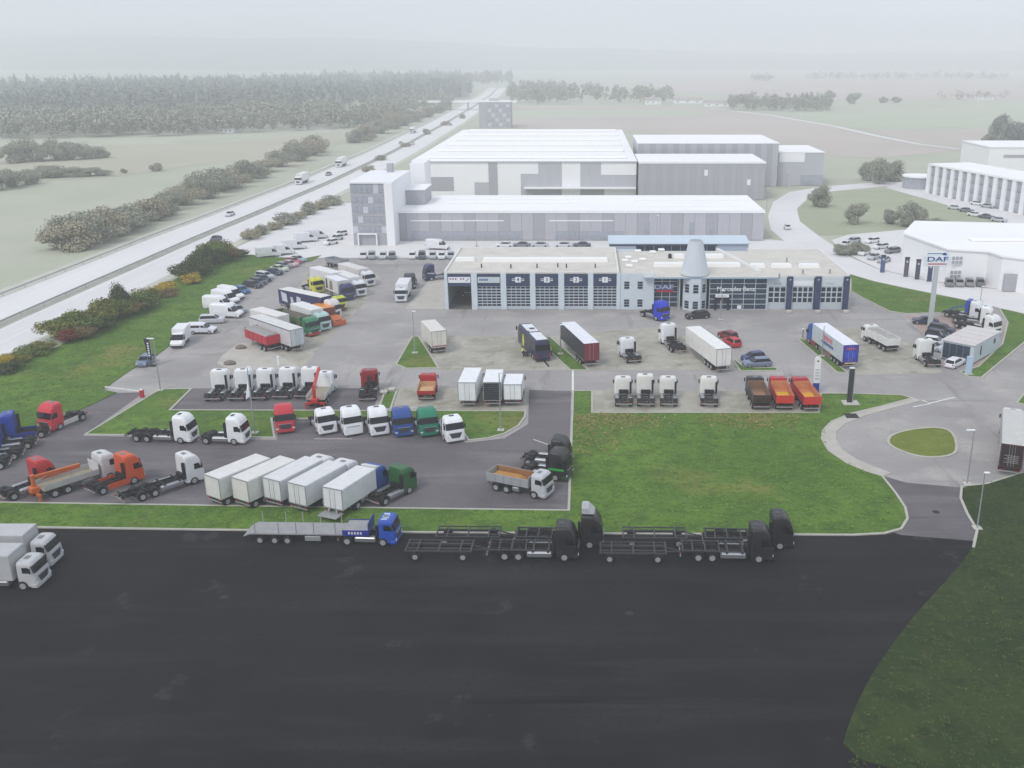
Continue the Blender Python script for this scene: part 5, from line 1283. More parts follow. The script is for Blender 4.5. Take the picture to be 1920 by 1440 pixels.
boxpart(h, 'plant_room', M_HD, (p0.x - cx_, p1.x - cx_, p0.y - Y1, p0.y - Y1 + 12, zt + .003, zt + 4.0)); boxpart(h, 'plant_roof', M_HR, (p0.x - cx_ - .2, p1.x - cx_ + .2, p0.y - Y1 - .2, p0.y - Y1 + 12.2, zt + 4.0, zt + 4.25))
# office block at the hall's left end
YO = 252.5
a, b_, c_ = onY(659, 400, YO), onY(723, 400, YO), onY(738, 400, YO)
zo = onY(690, 342, YO).z
h = thing('office_block', 'white office block with grey glass front beside the motorway', 'building', None, ((a.x + b_.x)/2, YO, 0))
ox = h.location.x; do = at(760, 320, zo).y - YO
boxpart(h, 'core', M_HW, (a.x - ox, b_.x - ox, .5, do, 0, zo - .3)); boxpart(h, 'roof', M_HW, (a.x - ox - .1, c_.x - ox + .1, .0, do + .1, zo - .3, zo + .1))
boxpart(h, 'white_slab', M_HW, (b_.x - ox + .003, c_.x - ox, -.3, do, 0, zo - .31))
nf = 5
for i in range(nf):
    z0, z1 = 3.2 + i*(zo - 3.6)/nf, 3.2 + (i+1)*(zo - 3.6)/nf
    for k in range(6):
        w = (b_.x - a.x)/6
        boxpart(h, 'pane', M_HG if (i*7 + k*3) % 5 else mat('hall_blind', (196, 198, 206), .6), (a.x - ox + k*w + .06, a.x - ox + (k+1)*w - .06, .3, .5, z0 + .12, z1 - (.8 if i < nf - 1 else .1)))
    boxpart(h, 'floor_band', M_HD, (a.x - ox, b_.x - ox, .38, .498, z1 - .7, z1 - .05))
boxpart(h, 'ground_floor', M_HD, (a.x - ox, b_.x - ox, .3, .498, 0, 3.1))
part(h, 'entrance_frame', M_HW, None, lambda b: b.box(-3.2, -2.9, -.6, .3, 0, 2.9).box(1.6, 1.9, -.6, .3, 0, 2.9).box(-3.2, 1.9, -.6, .3, 2.9, 3.2))
boxpart(h, 'roof_unit', M_HD, (1.0, 2.6, 22, 24, zo + .1, zo + 2.4))
p_ = onY(781, 340, 285.0)
boxpart(h, 'rear_slab', M_HW, (onY(770, 340, 285).x - ox, onY(797, 340, 285).x - ox, 285 - YO, 296 - YO, 7.5, onY(790, 306, 285).z))
# great hall
Y2 = 341.0
def P2(px, py=340): return onY(px, py, Y2)
a, b_ = P2(772), P2(1193)
z2 = P2(1000, 303).z
h = thing('great_hall', 'great white hall with patchwork of grey wall panels and striped roof', 'building', None, ((a.x + b_.x)/2, Y2, 0))
ox = h.location.x; hw_ = (b_.x - a.x)/2; d2 = at(1000, 243, z2).y - Y2
boxpart(h, 'wall', M_HW, (-hw_, hw_, .3, d2, 0, z2 - .3)); boxpart(h, 'roof', M_HR, (-hw_ - .3, hw_ + .3, 0, d2, z2 - .3, z2))
boxpart(h, 'eave', mat('eave_grey', (176, 176, 180), .6), (-hw_ - .3, hw_ + .3, -.06, 0, z2 - .35, z2 + .1))
for x0, y0, x1, y1, m in ((772, 302, 803, 332, M_HD), (800, 332, 850, 358, M_HD), (917, 302, 932, 366, M_HD), (890, 342, 917, 366, M_H), (977, 326, 1010, 368, M_H), (1010, 303, 1053, 366, M_H), (1088, 305, 1127, 366, M_H), (1127, 328, 1193, 352, M_H), (985, 354, 1053, 369, M_HD), (1088, 354, 1133, 369, M_HD)):
    q0, q1 = P2(x0, y1), P2(x1, y0)
    n = max(1, round((q1.x - q0.x) / 4)); w = (q1.x - q0.x)/n
    dy = .2 if m is M_H else .16
    for k in range(n): boxpart(h, 'wall_panel', m, (q0.x - ox + k*w + .02, q0.x - ox + (k+1)*w - .02, dy, .3, max(q0.z, .05), min(q1.z, z2 - .36)))
for k in range(6):
    y = 12 + k*(d2 - 25)/5; boxpart(h, 'roof_light', M_SKYL, (-hw_ + 4, hw_ - 3, y - 2.2, y + 2.2, z2 + .003, z2 + 1.0), .25)
boxpart(h, 'canopy', M_HW, (P2(983).x - ox, P2(1192).x - ox, -3, .15, 3.6, 4.0))
# dark annexes right of it
h2 = thing('grey_annex', 'dark grey windowless hall in front of the tall grey block', 'building', None, (0, 337, 0))
a, b_ = onY(1196, 340, 337), onY(1434, 340, 337); za = onY(1300, 304, 337).z
da = 30
boxpart(h2, 'wall', M_HD, (a.x + .3, b_.x, .2, da, 0, za - .3)); boxpart(h2, 'roof', M_HR, (a.x + .2, b_.x + .2, 0, da, za - .3, za)); boxpart(h2, 'roof_edge', M_HR, (a.x + .2, b_.x + .2, -.05, 0, za - .5, za + .15))
for k in range(22):
    w = (b_.x - a.x - .3)/22; boxpart(h2, 'wall_panel', M_HD if k % 2 else mat('hall_dark_sheet_b', (170, 170, 176), .6, var=.04, vscale=.1), (a.x + .3 + k*w + .02, a.x + .3 + (k+1)*w - .02, .1, .2, .2, za - .52))
for px, pz in ((1324, 324), (1404, 342)): q = onY(px, pz, 337); boxpart(h2, 'wall_light', M_HW, (q.x - .6, q.x + .6, .03, .098, q.z - 1, q.z + 1))
h3 = thing('tall_grey_block', 'tall dark grey block rising behind the annex', 'building', None, (0, 372, 0))
a, b_ = onY(1196, 300, 372), onY(1459, 300, 372); zb = onY(1300, 268, 372).z
boxpart(h3, 'wall', M_H, (a.x, b_.x, .2, 40, 0, zb - .3)); boxpart(h3, 'roof', M_HR, (a.x - .2, b_.x + .2, 0, 40, zb - .3, zb)); 
for k in range(24):
    w = (b_.x - a.x)/24; boxpart(h3, 'wall_panel', M_H if k % 2 else M_HD, (a.x + k*w + .02, a.x + (k+1)*w - .02, .1, .2, .2, zb - .35))
a, b_ = onY(1460, 300, 376), onY(1545, 300, 376); zc = onY(1500, 285, 376).z
h4 = thing('corner_annex', 'lower grey corner building at the right end of the great hall', 'building', None, (0, 376, 0))
boxpart(h4, 'wall', M_H, (a.x, b_.x, .2, 30, 0, zc - .3)); boxpart(h4, 'roof', M_HR, (a.x, b_.x + .2, 0, 30, zc - .3, zc))
q0, q1 = onY(1461, 304, 376), onY(1510, 285, 376); boxpart(h4, 'white_panel', M_HW, (q0.x, q1.x, .08, .2, q0.z, zc - .35))
q0, q1 = onY(1500, 350, 376), onY(1542, 328, 376); boxpart(h4, 'gate', M_HG, (q0.x, q1.x, .08, .2, .1, q1.z))
# office tower beside the motorway bridge
YT = 690.0
a, b_ = onY(898, 215, YT), onY(957, 215, YT); zt_ = onY(925, 191, YT).z
h = thing('office_tower', 'grey office tower with banded windows by the motorway bend', 'building', None, ((a.x + b_.x)/2, YT, 0))
hw_ = (b_.x - a.x)/2
boxpart(h, 'core', M_HD, (-hw_, hw_, .4, 18, 0, zt_ - .3)); boxpart(h, 'roof', M_HW, (-hw_ - .4, hw_ + .4, 0, 18.4, zt_ - .3, zt_ + .4))
for i in range(5):
    z = 1.2 + i*(zt_ - 1.5)/5
    for k in range(6): boxpart(h, 'window', M_HG if (i + k) % 3 else mat('hall_blind', (196, 198, 206)), (-hw_*.45 + k*hw_*.235 + .1, -hw_*.45 + (k+1)*hw_*.235 - .1, .25, .4, z, z + 1.9))
boxpart(h, 'stair_slab', M_HD, (-hw_, -hw_*.5, .1, .398, 0, zt_ - .4))
boxpart(h, 'roof_unit', M_H, (-hw_*.4, hw_*.2, 6, 12, zt_ + .4, zt_ + 2))

# ---- buildings at right
A, B = at(1737, 362), at(1990, 420); A.z = B.z = 0
d = (B - A); Lc = d.length; ang = math.atan2(d.y, d.x)
h = thing('colonnade_office', 'long white office with tall columns and dark glass, far right', 'building', None, A, ang)
Hc = 10.5
boxpart(h, 'core', M_HG, (0, Lc, .9, 16, 0, Hc - .6)); boxpart(h, 'roof', M_HR, (-.3, Lc + .3, -.2, 16.3, Hc - .6, Hc))
nb = 15
for k in range(nb + 1): boxpart(h, 'column', M_HW, (Lc*k/nb - .95, Lc*k/nb + .95, 0, .9, 0, Hc - .6))
for k in range(nb):
    for i in range(3): boxpart(h, 'pane', M_HG, (Lc*k/nb + .97, Lc*(k+1)/nb - .97, .55, .88, .3 + i*3.2, 3.3 + i*3.2))
c_ = at(1722, 352); c_.z = 0
h = thing('round_pavilion', 'round glass pavilion with flat roof at the end of the colonnade', 'building', None, c_)
part(h, 'glass_drum', M_HG, None, lambda b: b.cyl((0, 0, 2.1), 'z', 5.8, 4.2, 24)); part(h, 'roof', M_HR, None, lambda b: b.cyl((0, 0, 4.4), 'z', 6.3, .5, 24))
for k in range(12): part(h, 'mullion', M_HD, ('rmul',), lambda b: b.box(-.12, .12, -.1, .1, 0, 4.2), (5.85*math.cos(2*math.pi*k/12), 5.85*math.sin(2*math.pi*k/12), 0), 2*math.pi*k/12 + math.pi/2)
YW = 400.0
a = onY(1853, 300, YW)
h = thing('white_block', 'plain white block with one dark window strip, far right edge', 'building', None, (a.x, YW, 0))
zw = onY(1880, 275, YW).z
boxpart(h, 'wall', M_HW, (0, 70, 0, 30, 0, zw - .4)); boxpart(h, 'roof', M_HR, (-.3, 70.3, -.3, 30.3, zw - .4, zw))
boxpart(h, 'window_strip', M_HD, (6, 60, -.08, -.004, zw - 4.4, zw - 3.2))
# white dealership
P = [at(1690, 494), at(1772, 528), at(1846, 533), at(1872, 543), at(2060, 570), at(2060, 478), at(1712, 468)]
h = thing('white_dealership', 'white dealership with big pale roof behind the pylon sign', 'building', None, (P[1].x, P[1].y, 0))
poly = ccw([(p.x - P[1].x, p.y - P[1].y) for p in P])
Hd = 7.2
part(h, 'wall', M_HW, None, lambda b: b.prism(poly, 0, Hd - .2)); part(h, 'roof', M_HR, None, lambda b: b.prism(inset(poly, -.4), Hd - .2, Hd + .15))
fx = lambda px: onY(px, 500, P[1].y).x - P[1].x
for px in (1789, 1821):
    for zc_ in (1.9, 5.0):
        x = fx(px)
        w = boxpart(h, 'window', M_HW, (x - 1.25, x + 1.25, -1.25, -1.12, zc_ - .9, zc_ + .9))
        for i in range(2):
            for k in range(3): part(w, 'pane', M_HG, ('dpane',), lambda b: b.box(-.34, .34, -.09, -.066, -.36, .36), (-.8 + k*.8, 0, -.44 + i*.88))
gq = at(1899, 548); boxpart(h, 'sectional_gate', M_HD, (gq.x - P[1].x - 2, gq.x - P[1].x + 2.2, gq.y - P[1].y + .2, gq.y - P[1].y + .9, .1, 3.8))
boxpart(h, 'roof_light', M_SKYL, (8, 30, 8, 11, Hd + .15, Hd + .9), .2)
# site office by the pylon
A, B, C_ = at(1762.5, 673), at(1822, 685), at(1868, 656)
for p in (A, B, C_): p.z = 0
d = B - A; ang = math.atan2(d.y, d.x); Lw = d.length; Ld = (C_ - B).length
h = thing('site_office', 'grey prefabricated site office with dark glass end beside the street', 'building', None, A, ang)
m_cab = mat('cabin_grey', (196, 206, 214), .5, var=.04)
boxpart(h, 'wall', m_cab, (0, Lw, .12, Ld, .2, 3.2), .02)
part(h, 'roof', mat('cabin_roof', (206, 200, 200), .6, var=.05), None, lambda b: [b.box(-.15, Lw + .15, -.1 + k*(Ld + .3)/9, -.1 + (k+1)*(Ld + .3)/9 - .06, 3.2, 3.32 + (k % 2)*.03) for k in range(9)])
boxpart(h, 'base_frame', M_CHASSIS, (.1, Lw - .1, .2, Ld - .1, 0, .2))
for k in range(4): boxpart(h, 'glass_panel', M_CURT, (.25 + k*(Lw - .8)/4, .2 + (k+1)*(Lw - .8)/4, .06, .12, .35, 2.9))
boxpart(h, 'side_window', M_PANE, (Lw + .001, Lw + .03, 3.0, 3.5, 1.0, 2.6)); boxpart(h, 'side_window', M_PANE, (Lw + .001, Lw + .03, Ld - 2.6, Ld - 1.8, 1.7, 2.5))
# ------------------------------------------------------------------ signs, lamps, flags
def zt_at(base, py):
    """height whose image lies at row py above ground point base"""
    return onY(base[0], py, at(*base).y).z
b0 = at(1743, 614); zP = zt_at((1743, 614), 472)
s = thing('pylon_sign', 'tall DAF pylon sign on a grey post beside the site office', 'sign', None, (b0.x, b0.y, 0))
part(s, 'post', mat('pylon_grey', (186, 192, 194), .5, var=.04), None, lambda b: b.loft([[(-.42, -.25, 0), (.42, -.25, 0), (.42, .25, 0), (-.42, .25, 0)], [(-.36, -.22, zP - 2.6), (.36, -.22, zP - 2.6), (.36, .22, zP - 2.6), (-.36, .22, zP - 2.6)]]))
part(s, 'board', mat('pylon_board', (222, 232, 236), .45), None, lambda b: b.box(-2.35, 2.35, -.3, .3, zP - 2.6, zP - .75, .04).prism_y([(-2.35, zP - .76), (2.35, zP - .76), (1.5, zP), (-2.0, zP - .15)], -.25, .25))
text(s, 'brand_letters', 'DAF', mat('daf_blue', (34, 62, 140), .5), (-.1, -.32, zP - 1.32), 1.2, sx=1.7, bold=.015, depth=.02)
boxpart(s, 'underline', mat('daf_red', (196, 56, 96), .5), (-1.75, 1.6, -.335, -.3, zP - 2.25, zP - 2.05))
part(s, 'truck_silhouette', MATS['daf_blue'], None, lambda b: b.prism_y([(.7, zP - .55), (1.5, zP - .6), (1.35, zP - .2), (1.0, zP - .1), (.7, zP - .25)], -.28, -.255).prism_y([(-2.0, zP - .3), (.6, zP - .35), (.7, zP - .25), (-2.0, zP - .2)], -.28, -.255))
b0 = at(1529, 737); hS = zt_at((1529, 737), 669)
s = thing('pylon_sign', 'white rounded pylon sign with blue foot behind the red tippers', 'sign', None, (b0.x, b0.y, 0))
part(s, 'panel', M_WHITE, None, lambda b: b.prism_y([(-.45, 1.6), (.45, 1.6), (.45, hS - .4), (.3, hS - .08), (.1, hS), (-.1, hS), (-.3, hS - .08), (-.45, hS - .4)], -.16, .16))
part(s, 'foot', mat('sign_blue', (30, 44, 150), .5), None, lambda b: b.box(-.45, .45, -.16, .16, 0, 1.598))
for k in range(4): boxpart(s, 'price_line', M_STEEL, (-.3, .3, -.175, -.16, 2.2 + k*.45, 2.35 + k*.45))
boxpart(s, 'emblem', M_GRILLE, (-.12, .12, -.175, -.16, hS - .75, hS - .5))
b0 = at(1592, 757); hS = zt_at((1592, 757), 690)
s = thing('pylon_sign', 'narrow black pylon sign on a concrete slab in the lawn', 'sign', None, (b0.x, b0.y, 0.1))
part(s, 'panel', mat('sign_black', (50, 52, 60), .4, var=.08), None, lambda b: b.box(-.35, .35, -.16, .16, .15, hS - .2, .03)); part(s, 'cap', M_WHITE, None, lambda b: b.box(-.36, .36, -.17, .17, hS - .2, hS, .05))
part(s, 'steel_side', M_STEEL, None, lambda b: b.box(.352, .45, -.14, .14, .15, hS - .2)); part(s, 'foundation', M_CONC, None, lambda b: b.box(-1.0, 1.3, -1.0, .9, 0, .15, .02))
b0 = at(1815, 703); hS = zt_at((1815, 703), 669)
s = thing('pylon_sign', 'pale blue slab sign at the corner of the site office', 'sign', None, (b0.x, b0.y, 0.1)); part(s, 'panel', mat('sign_pale_blue', (176, 196, 216), .5), None, lambda b: b.box(-.5, .5, -.15, .15, .1, hS, .04)); part(s, 'foundation', M_CONC, None, lambda b: b.box(-.7, .7, -.3, .3, 0, .12))
for px, py, top, c, lab in ((1654, 511, 478, (70, 86, 130), 'blue and black brand stele, leftmost before the white dealership'), (1698, 519, 482, (86, 86, 94), 'grey brand stele second before the white dealership'), (1719, 524, 486, (66, 72, 92), 'dark brand stele third before the white dealership'), (1742, 528, 492, (60, 64, 96), 'dark brand stele nearest the tall pylon before the dealership')):
    b0 = at(px, py); hS = zt_at((px, py), top)
    s = thing('brand_stele', lab, 'sign', 'brand steles before the dealership', (b0.x, b0.y, 0)); part(s, 'panel', mat('stele_%d' % c[0], c, .5), ('stele', c), lambda b: b.box(-.5, .5, -.14, .14, 0, hS - .4, .03)); part(s, 'header', M_DARK, ('steleh', c), lambda b: b.box(-.52, .52, -.15, .15, hS - .4, hS, .03)); boxpart(s, 'emblem', M_LAMP, (-.18, .18, -.17, -.152, hS - 1.2, hS - .85))
def lamp(px, py, top, label, head=1, arm=.9, flag=None):
    b0 = at(px, py); h_ = zt_at((px, py), top)
    s = thing('street_lamp', label, 'lamp', None, (b0.x, b0.y, .05))
    part(s, 'pole', M_STEEL, None, lambda b: b.tube((0, 0, .05), (0, 0, h_), .1, 8, .055)); part(s, 'foundation', M_CONC, ('lfound',), lambda b: b.box(-.45, .45, -.45, .45, 0, .1, .02))
    part(s, 'lamp_head', M_WHITE, ('lhead', head), lambda b: b.box(-.1, head*arm if head > 0 else .1, -.16, .16, -.02, .12, .04) if head > 0 else b.box(-arm, .1, -.16, .16, -.02, .12, .04), (0, 0, h_))
    if flag: flag(s, h_)
    return s
def white_flag(s, h_):
    part(s, 'flag', mat('flag_cloth', (226, 228, 232), .8), None, lambda b: b.loft([[(-.08 - 1.0*t*.55 - .0, -.03 + .12*math.sin(t*5), h_ - .9 - 3.4*t), (-.08, -.03, h_ - .7 - 3.2*t), (-.08, .03, h_ - .7 - 3.2*t), (-.08 - 1.0*t*.55, .03 + .12*math.sin(t*5), h_ - .9 - 3.4*t)] for t in [k/6 for k in range(7)]]))
    part(s, 'flag_hem', mat('flag_blue', (120, 160, 196), .8), None, lambda b: b.box(-.085, -.0, -.05, .05, h_ - 3.7, h_ - .7))
lamp(478, 812, 690, 'lamp pole with hanging white flag in the lawn by white tractors', 1, .5, white_flag)
lamp(939, 807, 700, 'street lamp standing in the lawn right of the facing trucks')
lamp(301, 732, 636, 'street lamp at the top corner of the lawn by the barrier', -1)
lamp(1813, 908, 808, 'street lamp at the roadside below the grass roundabout', -1)
lamp(1832, 991, 888, 'street lamp in the dark verge at lower right')
lamp(778, 662, 585, 'street lamp in the triangular grass island')
lamp(1352, 600, 546, 'street lamp before the showroom entrance')
lamp(1541, 668, 612, 'street lamp in the grass strip before the lettered trailer')
lamp(1051, 664, 610, 'street lamp in the grass strip between coach and trailer')
lamp(894, 462, 413, 'street lamp before the long grey hall, left one'); lamp(1231, 455, 405, 'street lamp before the long grey hall, right one')
lamp(1474, 352, 322, 'street lamp by the bend behind the corner annex'); lamp(1437, 396, 354, 'street lamp at the street bend right of the grey hall'); lamp(1838, 566, 538, 'short lamp post on the street above the right verge')
# banner flag by the silver car
b0 = at(288, 686)
s = thing('banner_flag', 'black beach flag banner beside the silver-blue hatchback', 'flag', None, (b0.x, b0.y, .02))
part(s, 'pole', M_STEEL, None, lambda b: b.tube((0, 0, 0), (0, 0, 4.6), .05)); part(s, 'foot', M_DARK, None, lambda b: b.box(-.5, .5, -.5, .5, 0, .08))
part(s, 'cloth', mat('banner_black', (40, 42, 54), .8, var=.1), None, lambda b: b.prism_y([(-.06, .9), (-.06, 4.5), (-1.0, 4.5), (-.8, 2.5), (-.45, .9)], -.02, .02)); part(s, 'print', M_WHITE, None, lambda b: [b.box(-.55, -.3, -.035, -.022, 1.6 + k*.4, 1.85 + k*.4) for k in range(6)])
# barrier and red post
b0 = at(267, 745)
s = thing('barrier', 'lowered white barrier with red post across the yard road', 'barrier', None, (b0.x, b0.y, .01))
e = at(199, 737); part(s, 'post', mat('signal_red', (186, 30, 36), .5), None, lambda b: b.box(-.25, .25, -.25, .25, 0, 1.1, .03)); part(s, 'boom', M_WHITE, None, lambda b: b.beam((-.2, 0, .95), (e.x - b0.x, e.y - b0.y, .95), .1, .14)); part(s, 'post_top', M_WHITE, None, lambda b: b.box(-.2, .2, -.2, .2, 1.1, 1.25, .03)); part(s, 'rest', M_STEEL, None, lambda b: b.box(e.x - b0.x - .08, e.x - b0.x + .08, e.y - b0.y - .08, e.y - b0.y + .08, 0, .88))
b0 = at(1533, 640); 
for px, py, c, lab in ((523, 686, M_WHITE, 'white marker post on the paved island in the upper yard'), (1505, 633, M_STEEL, 'thin marker post at the tip of the grass strip by the lettered trailer')):
    b0 = at(px, py); s = thing('marker_post', lab, 'post', None, (b0.x, b0.y, .1)); part(s, 'shaft', c, None, lambda b: b.box(-.14, .14, -.14, .14, 0, 1.4, .03)); part(s, 'cap', M_WHITE, ('mcap',), lambda b: b.box(-.17, .17, -.17, .17, 1.4, 1.55, .03))
# boulders
def boulder(px, py, r, label, z=.1):
    b = MB(); rnd = random.Random(int(px)); rs = []
    for i, (q, zz) in enumerate(((.85, 0), (1.0, .3), (.75, .62), (.35, .8))): rs.append([(r*q*(1 + rnd.uniform(-.15, .15))*math.cos(2*math.pi*k/9), r*q*(1 + rnd.uniform(-.15, .15))*math.sin(2*math.pi*k/9)*.75, r*zz*.8) for k in range(9)])
    b.loft(rs); o = link('boulder', b.mesh('boulder', mat('field_stone', (120, 112, 104), .9, var=.25, vscale=2)), None, tuple(at(px, py)[:2]) + (z,)); tag(o, label, 'boulder')
boulder(451, 654, .95, 'grey boulder on the paved island, farther one'); boulder(431, 684, 1.0, 'grey boulder on the paved island, nearer the tractors')
for px, lab in ((1479, 'left'), (1533, 'middle'), (1586, 'right')):
    q = at(px, 587); o = part(None, 'concrete_block', M_CONC, ('cblock',), lambda b: b.box(-.5, .5, -.35, .35, 0, .6, .08), (q.x, q.y, .003)); tag(o, 'concrete guard block at the foot of the %s navy pillar' % lab, 'block')
for px, py, lab in ((720, 738, 'nearer'), (735, 733, 'farther')):
    q = at(px, py); o = part(None, 'pallet_stack', M_CONC, ('pst', lab), lambda b: [b.box(-.5, .5, -.6, .6, k*.16 + .02, k*.16 + .13) for k in range(2)], (q.x, q.y, .1)); tag(o, 'pale slab stack on the little grass strip, %s one' % lab, 'slab')

# ------------------------------------------------------------------ two mechanics at the coach
def person(label, pos, heading, joints, radii, edges, cloth):
    me = bpy.data.meshes.new('person'); me.from_pydata(joints, edges, []); me.materials.append(cloth)
    o = link('person', me, None, pos, heading); tag(o, label, 'person')
    sk = o.modifiers.new('skin', 'SKIN'); 
    for i, r_ in enumerate(radii): me.skin_vertices[0].data[i].radius = (r_, r_)
    me.skin_vertices[0].data[0].use_root = True
    o.modifiers.new('subsurf', 'SUBSURF').levels = 1; o.modifiers[-1].render_levels = 1
    return o
hiviz = mat('hi_vis_yellow', (214, 222, 120), .7); skin = mat('skin', (190, 146, 122), .6); trousers = mat('work_trousers', (50, 54, 66), .8)
def fig(label, px, py, heading, crouch):
    q = at(px, py)
    if not crouch: J = [(0,0,.95),(0,0,1.15),(0,0,1.42),(0,0,1.52),(0,.1,.92),(.03,.11,.5),(0,.11,.06),(.14,.11,.04),(0,-.1,.92),(-.03,-.11,.5),(-.04,-.11,.06),(.1,-.11,.04),(0,.2,1.4),(.08,.26,1.12),(.28,.22,1.05),(0,-.2,1.4),(.1,-.27,1.13),(.3,-.2,1.1)]
    else: J = [(-.1,0,.42),(.0,0,.62),(.14,0,.86),(.2,0,.95),(-.1,.1,.4),(.28,.14,.48),(.08,.13,.06),(.22,.13,.04),(-.1,-.1,.4),(.3,-.14,.42),(-.02,-.13,.08),(.12,-.13,.04),(.14,.2,.84),(.34,.24,.64),(.54,.18,.62),(.14,-.2,.84),(.36,-.24,.66),(.56,-.16,.68)]
    rad = [.15,.15,.15,.07,.1,.075,.05,.045,.1,.075,.05,.045,.075,.055,.04,.075,.055,.04]
    E_ = [(0,1),(1,2),(2,3),(0,4),(4,5),(5,6),(6,7),(0,8),(8,9),(9,10),(10,11),(2,12),(12,13),(13,14),(2,15),(15,16),(16,17)]
    o = person(label, (q.x, q.y, .01), heading, J, rad, E_, hiviz)
    hx, hz = J[3][0], J[3][2]
    part(o, 'head', skin, ('phead',), lambda b: b.loft([[(r_*math.cos(2*math.pi*k/10), r_*.85*math.sin(2*math.pi*k/10), z) for k in range(10)] for r_, z in ((.045, -.1), (.085, -.05), (.1, .03), (.095, .09), (.05, .14))]), (hx + .03, 0, hz + .13), smooth=True)
    part(o, 'hair', mat('dark_hair', (52, 42, 36), .8), ('phair',), lambda b: b.loft([[(-.015 + r_*math.cos(2*math.pi*k/10), r_*.9*math.sin(2*math.pi*k/10), z) for k in range(10)] for r_, z in ((.1, .05), (.105, .1), (.06, .155))]), (hx + .03, 0, hz + .13), smooth=True)
    for s_ in (0, 4):
        a, k_, f_ = (Vector(J[4 + s_]), Vector(J[5 + s_]), Vector(J[6 + s_]))
        part(o, 'trouser_leg', trousers, None, lambda b: b.tube(a, k_, .12, 8, .095).tube(k_, f_, .1, 8, .075))
    for s_ in (14, 17): part(o, 'hand', skin, ('phand',), lambda b: b.box(0, .09, -.04, .04, -.02, .02, .01).box(.09, .16, -.035, -.02, -.01, .01).box(.09, .18, -.015, 0, -.01, .01).box(.09, .17, .005, .02, -.01, .01).box(.085, .14, .024, .036, -.01, .01).box(.02, .08, .04, .07, -.01, .01), J[s_])
fig('mechanic in yellow vest standing at the right rear corner of the coach', 1034, 667, R(200), False)
fig('mechanic crouching with tools at the left side of the coach', 979, 664, R(20), True)
q = at(986, 668); o = thing('tool_cart', 'dark tool cart beside the crouching mechanic', 'cart', None, (q.x, q.y, .01)); part(o, 'box', M_DARK, None, lambda b: b.box(-.45, .45, -.3, .3, .18, .75, .03)); part(o, 'drawer_front', M_GRILLE, None, lambda b: [b.box(-.42, .42, -.32, -.3, .22 + k*.13, .32 + k*.13) for k in range(4)])
for sx_ in (-1, 1):
    for sy_ in (-1, 1): part(o, 'wheel', M_TYRE, ('tcw',), lambda b: b.cyl((0, 0, 0), 'y', .09, .06, 10), (sx_*.35, sy_*.25, .09))

# ------------------------------------------------------------------ cars and lorries round about
PALEC = [(222, 224, 226), (170, 174, 180), (206, 208, 212), (120, 124, 132), (232, 232, 232), (92, 96, 106), (186, 190, 196)]
for i, px in enumerate((682, 698, 719, 736, 774, 792, 812, 829, 846)):
    car('parked car facing the yard behind the workshop, %s from the left' % ordn(i), PALEC[i % 7], (px, 479), (px - 1, 489), ['hatch', 'suv', 'hatch', 'wagon'][i % 4], 'cars parked behind the workshop', False)
for i, px in enumerate((940, 972, 1006, 1050, 1085)):
    car('parked car along the hall kerb above the workshop roof, %s from the left' % ordn(i), PALEC[(i*3) % 7], (px + 20, 463), (px - 8, 463), 'sedan', 'cars along the hall kerb', False)
for i, (x, y) in enumerate(((505, 480), (530, 476), (552, 466), (575, 452), (594, 446))):
    van('white van parked on the gravel at the bank top, %s from the left' % ordn(i), (224, 224, 228), (x - 18, y + 3), (x + 16, y), VAN, group='vans on the gravel')
for i, (x, y) in enumerate(((640, 442), (632, 450), (622, 458))):
    car('white car beside the office block, %s from the back' % ordn(i), PALEC[i*2], (x + 10, y - 2), (x - 12, y + 2), 'hatch', 'cars beside the office block', False)
van('white van parked before the showroom hall', (226, 226, 230), (806, 467), (836, 468), VAN, group='vans on the gravel')
for i, (x, y) in enumerate([(1583, 462), (1600, 470), (1618, 478), (1636, 486), (1655, 492)]):
    car('pale car in the dealership front row, %s from the left' % ordn(i), PALEC[(i*2) % 7], (x + 14, y - 5), (x - 10, y + 4), 'sedan', 'cars at the white dealership', False)
for i, (x, y) in enumerate([(1598, 455), (1634, 455), (1650, 466), (1672, 474)]):
    car('pale car in the dealership back row, %s from the left' % ordn(i), PALEC[(i*3 + 1) % 7], (x + 14, y - 2), (x - 12, y + 2), 'wagon', 'cars at the white dealership', False)
for i, px in enumerate((1778, 1797, 1816, 1836)):
    car('grey car before the dealership wall, %s from the left' % ordn(i), [(120, 120, 126), (150, 150, 154), (132, 132, 138), (104, 106, 112)][i], (px, 531), (px + 3, 540), 'hatch', 'cars at the dealership wall', False)
for i, (x, y) in enumerate(((1765, 365), (1783, 369), (1790, 392), (1812, 397), (1828, 405), (1850, 409), (1873, 415), (1832, 384), (1852, 389))):
    car('pale car in the colonnade car park, %s counted from the pavilion' % ordn(i), PALEC[i % 7], (x - 12, y - 1), (x + 12, y + 2), 'sedan', 'cars in the colonnade car park', False)
car('white car driving up the street beyond the workshop', (222, 222, 224), (1478, 434), (1474, 424), 'hatch', None, False)
def on_road(y, lane): return (mcx(y) + lane, y)
def mlorry(label, lane, y, away, color=(226, 226, 228)):
    r = box_lorry(label, color, (230, 230, 230), (0, 900), (100, 900), 12.0, 'mid', group='traffic on the motorway')
    x, yy = on_road(y, lane); r.location = (x, yy, .01); r.rotation_euler = (0, 0, R(90 if away else -90))
mlorry('white lorry on the far motorway lanes, nearest one', -9.6, 378, False); mlorry('white lorry on the far motorway lanes, second from the camera', -9.6, 440, False); mlorry('white lorry on the far motorway lanes, by the bend', -9.6, 640, False)
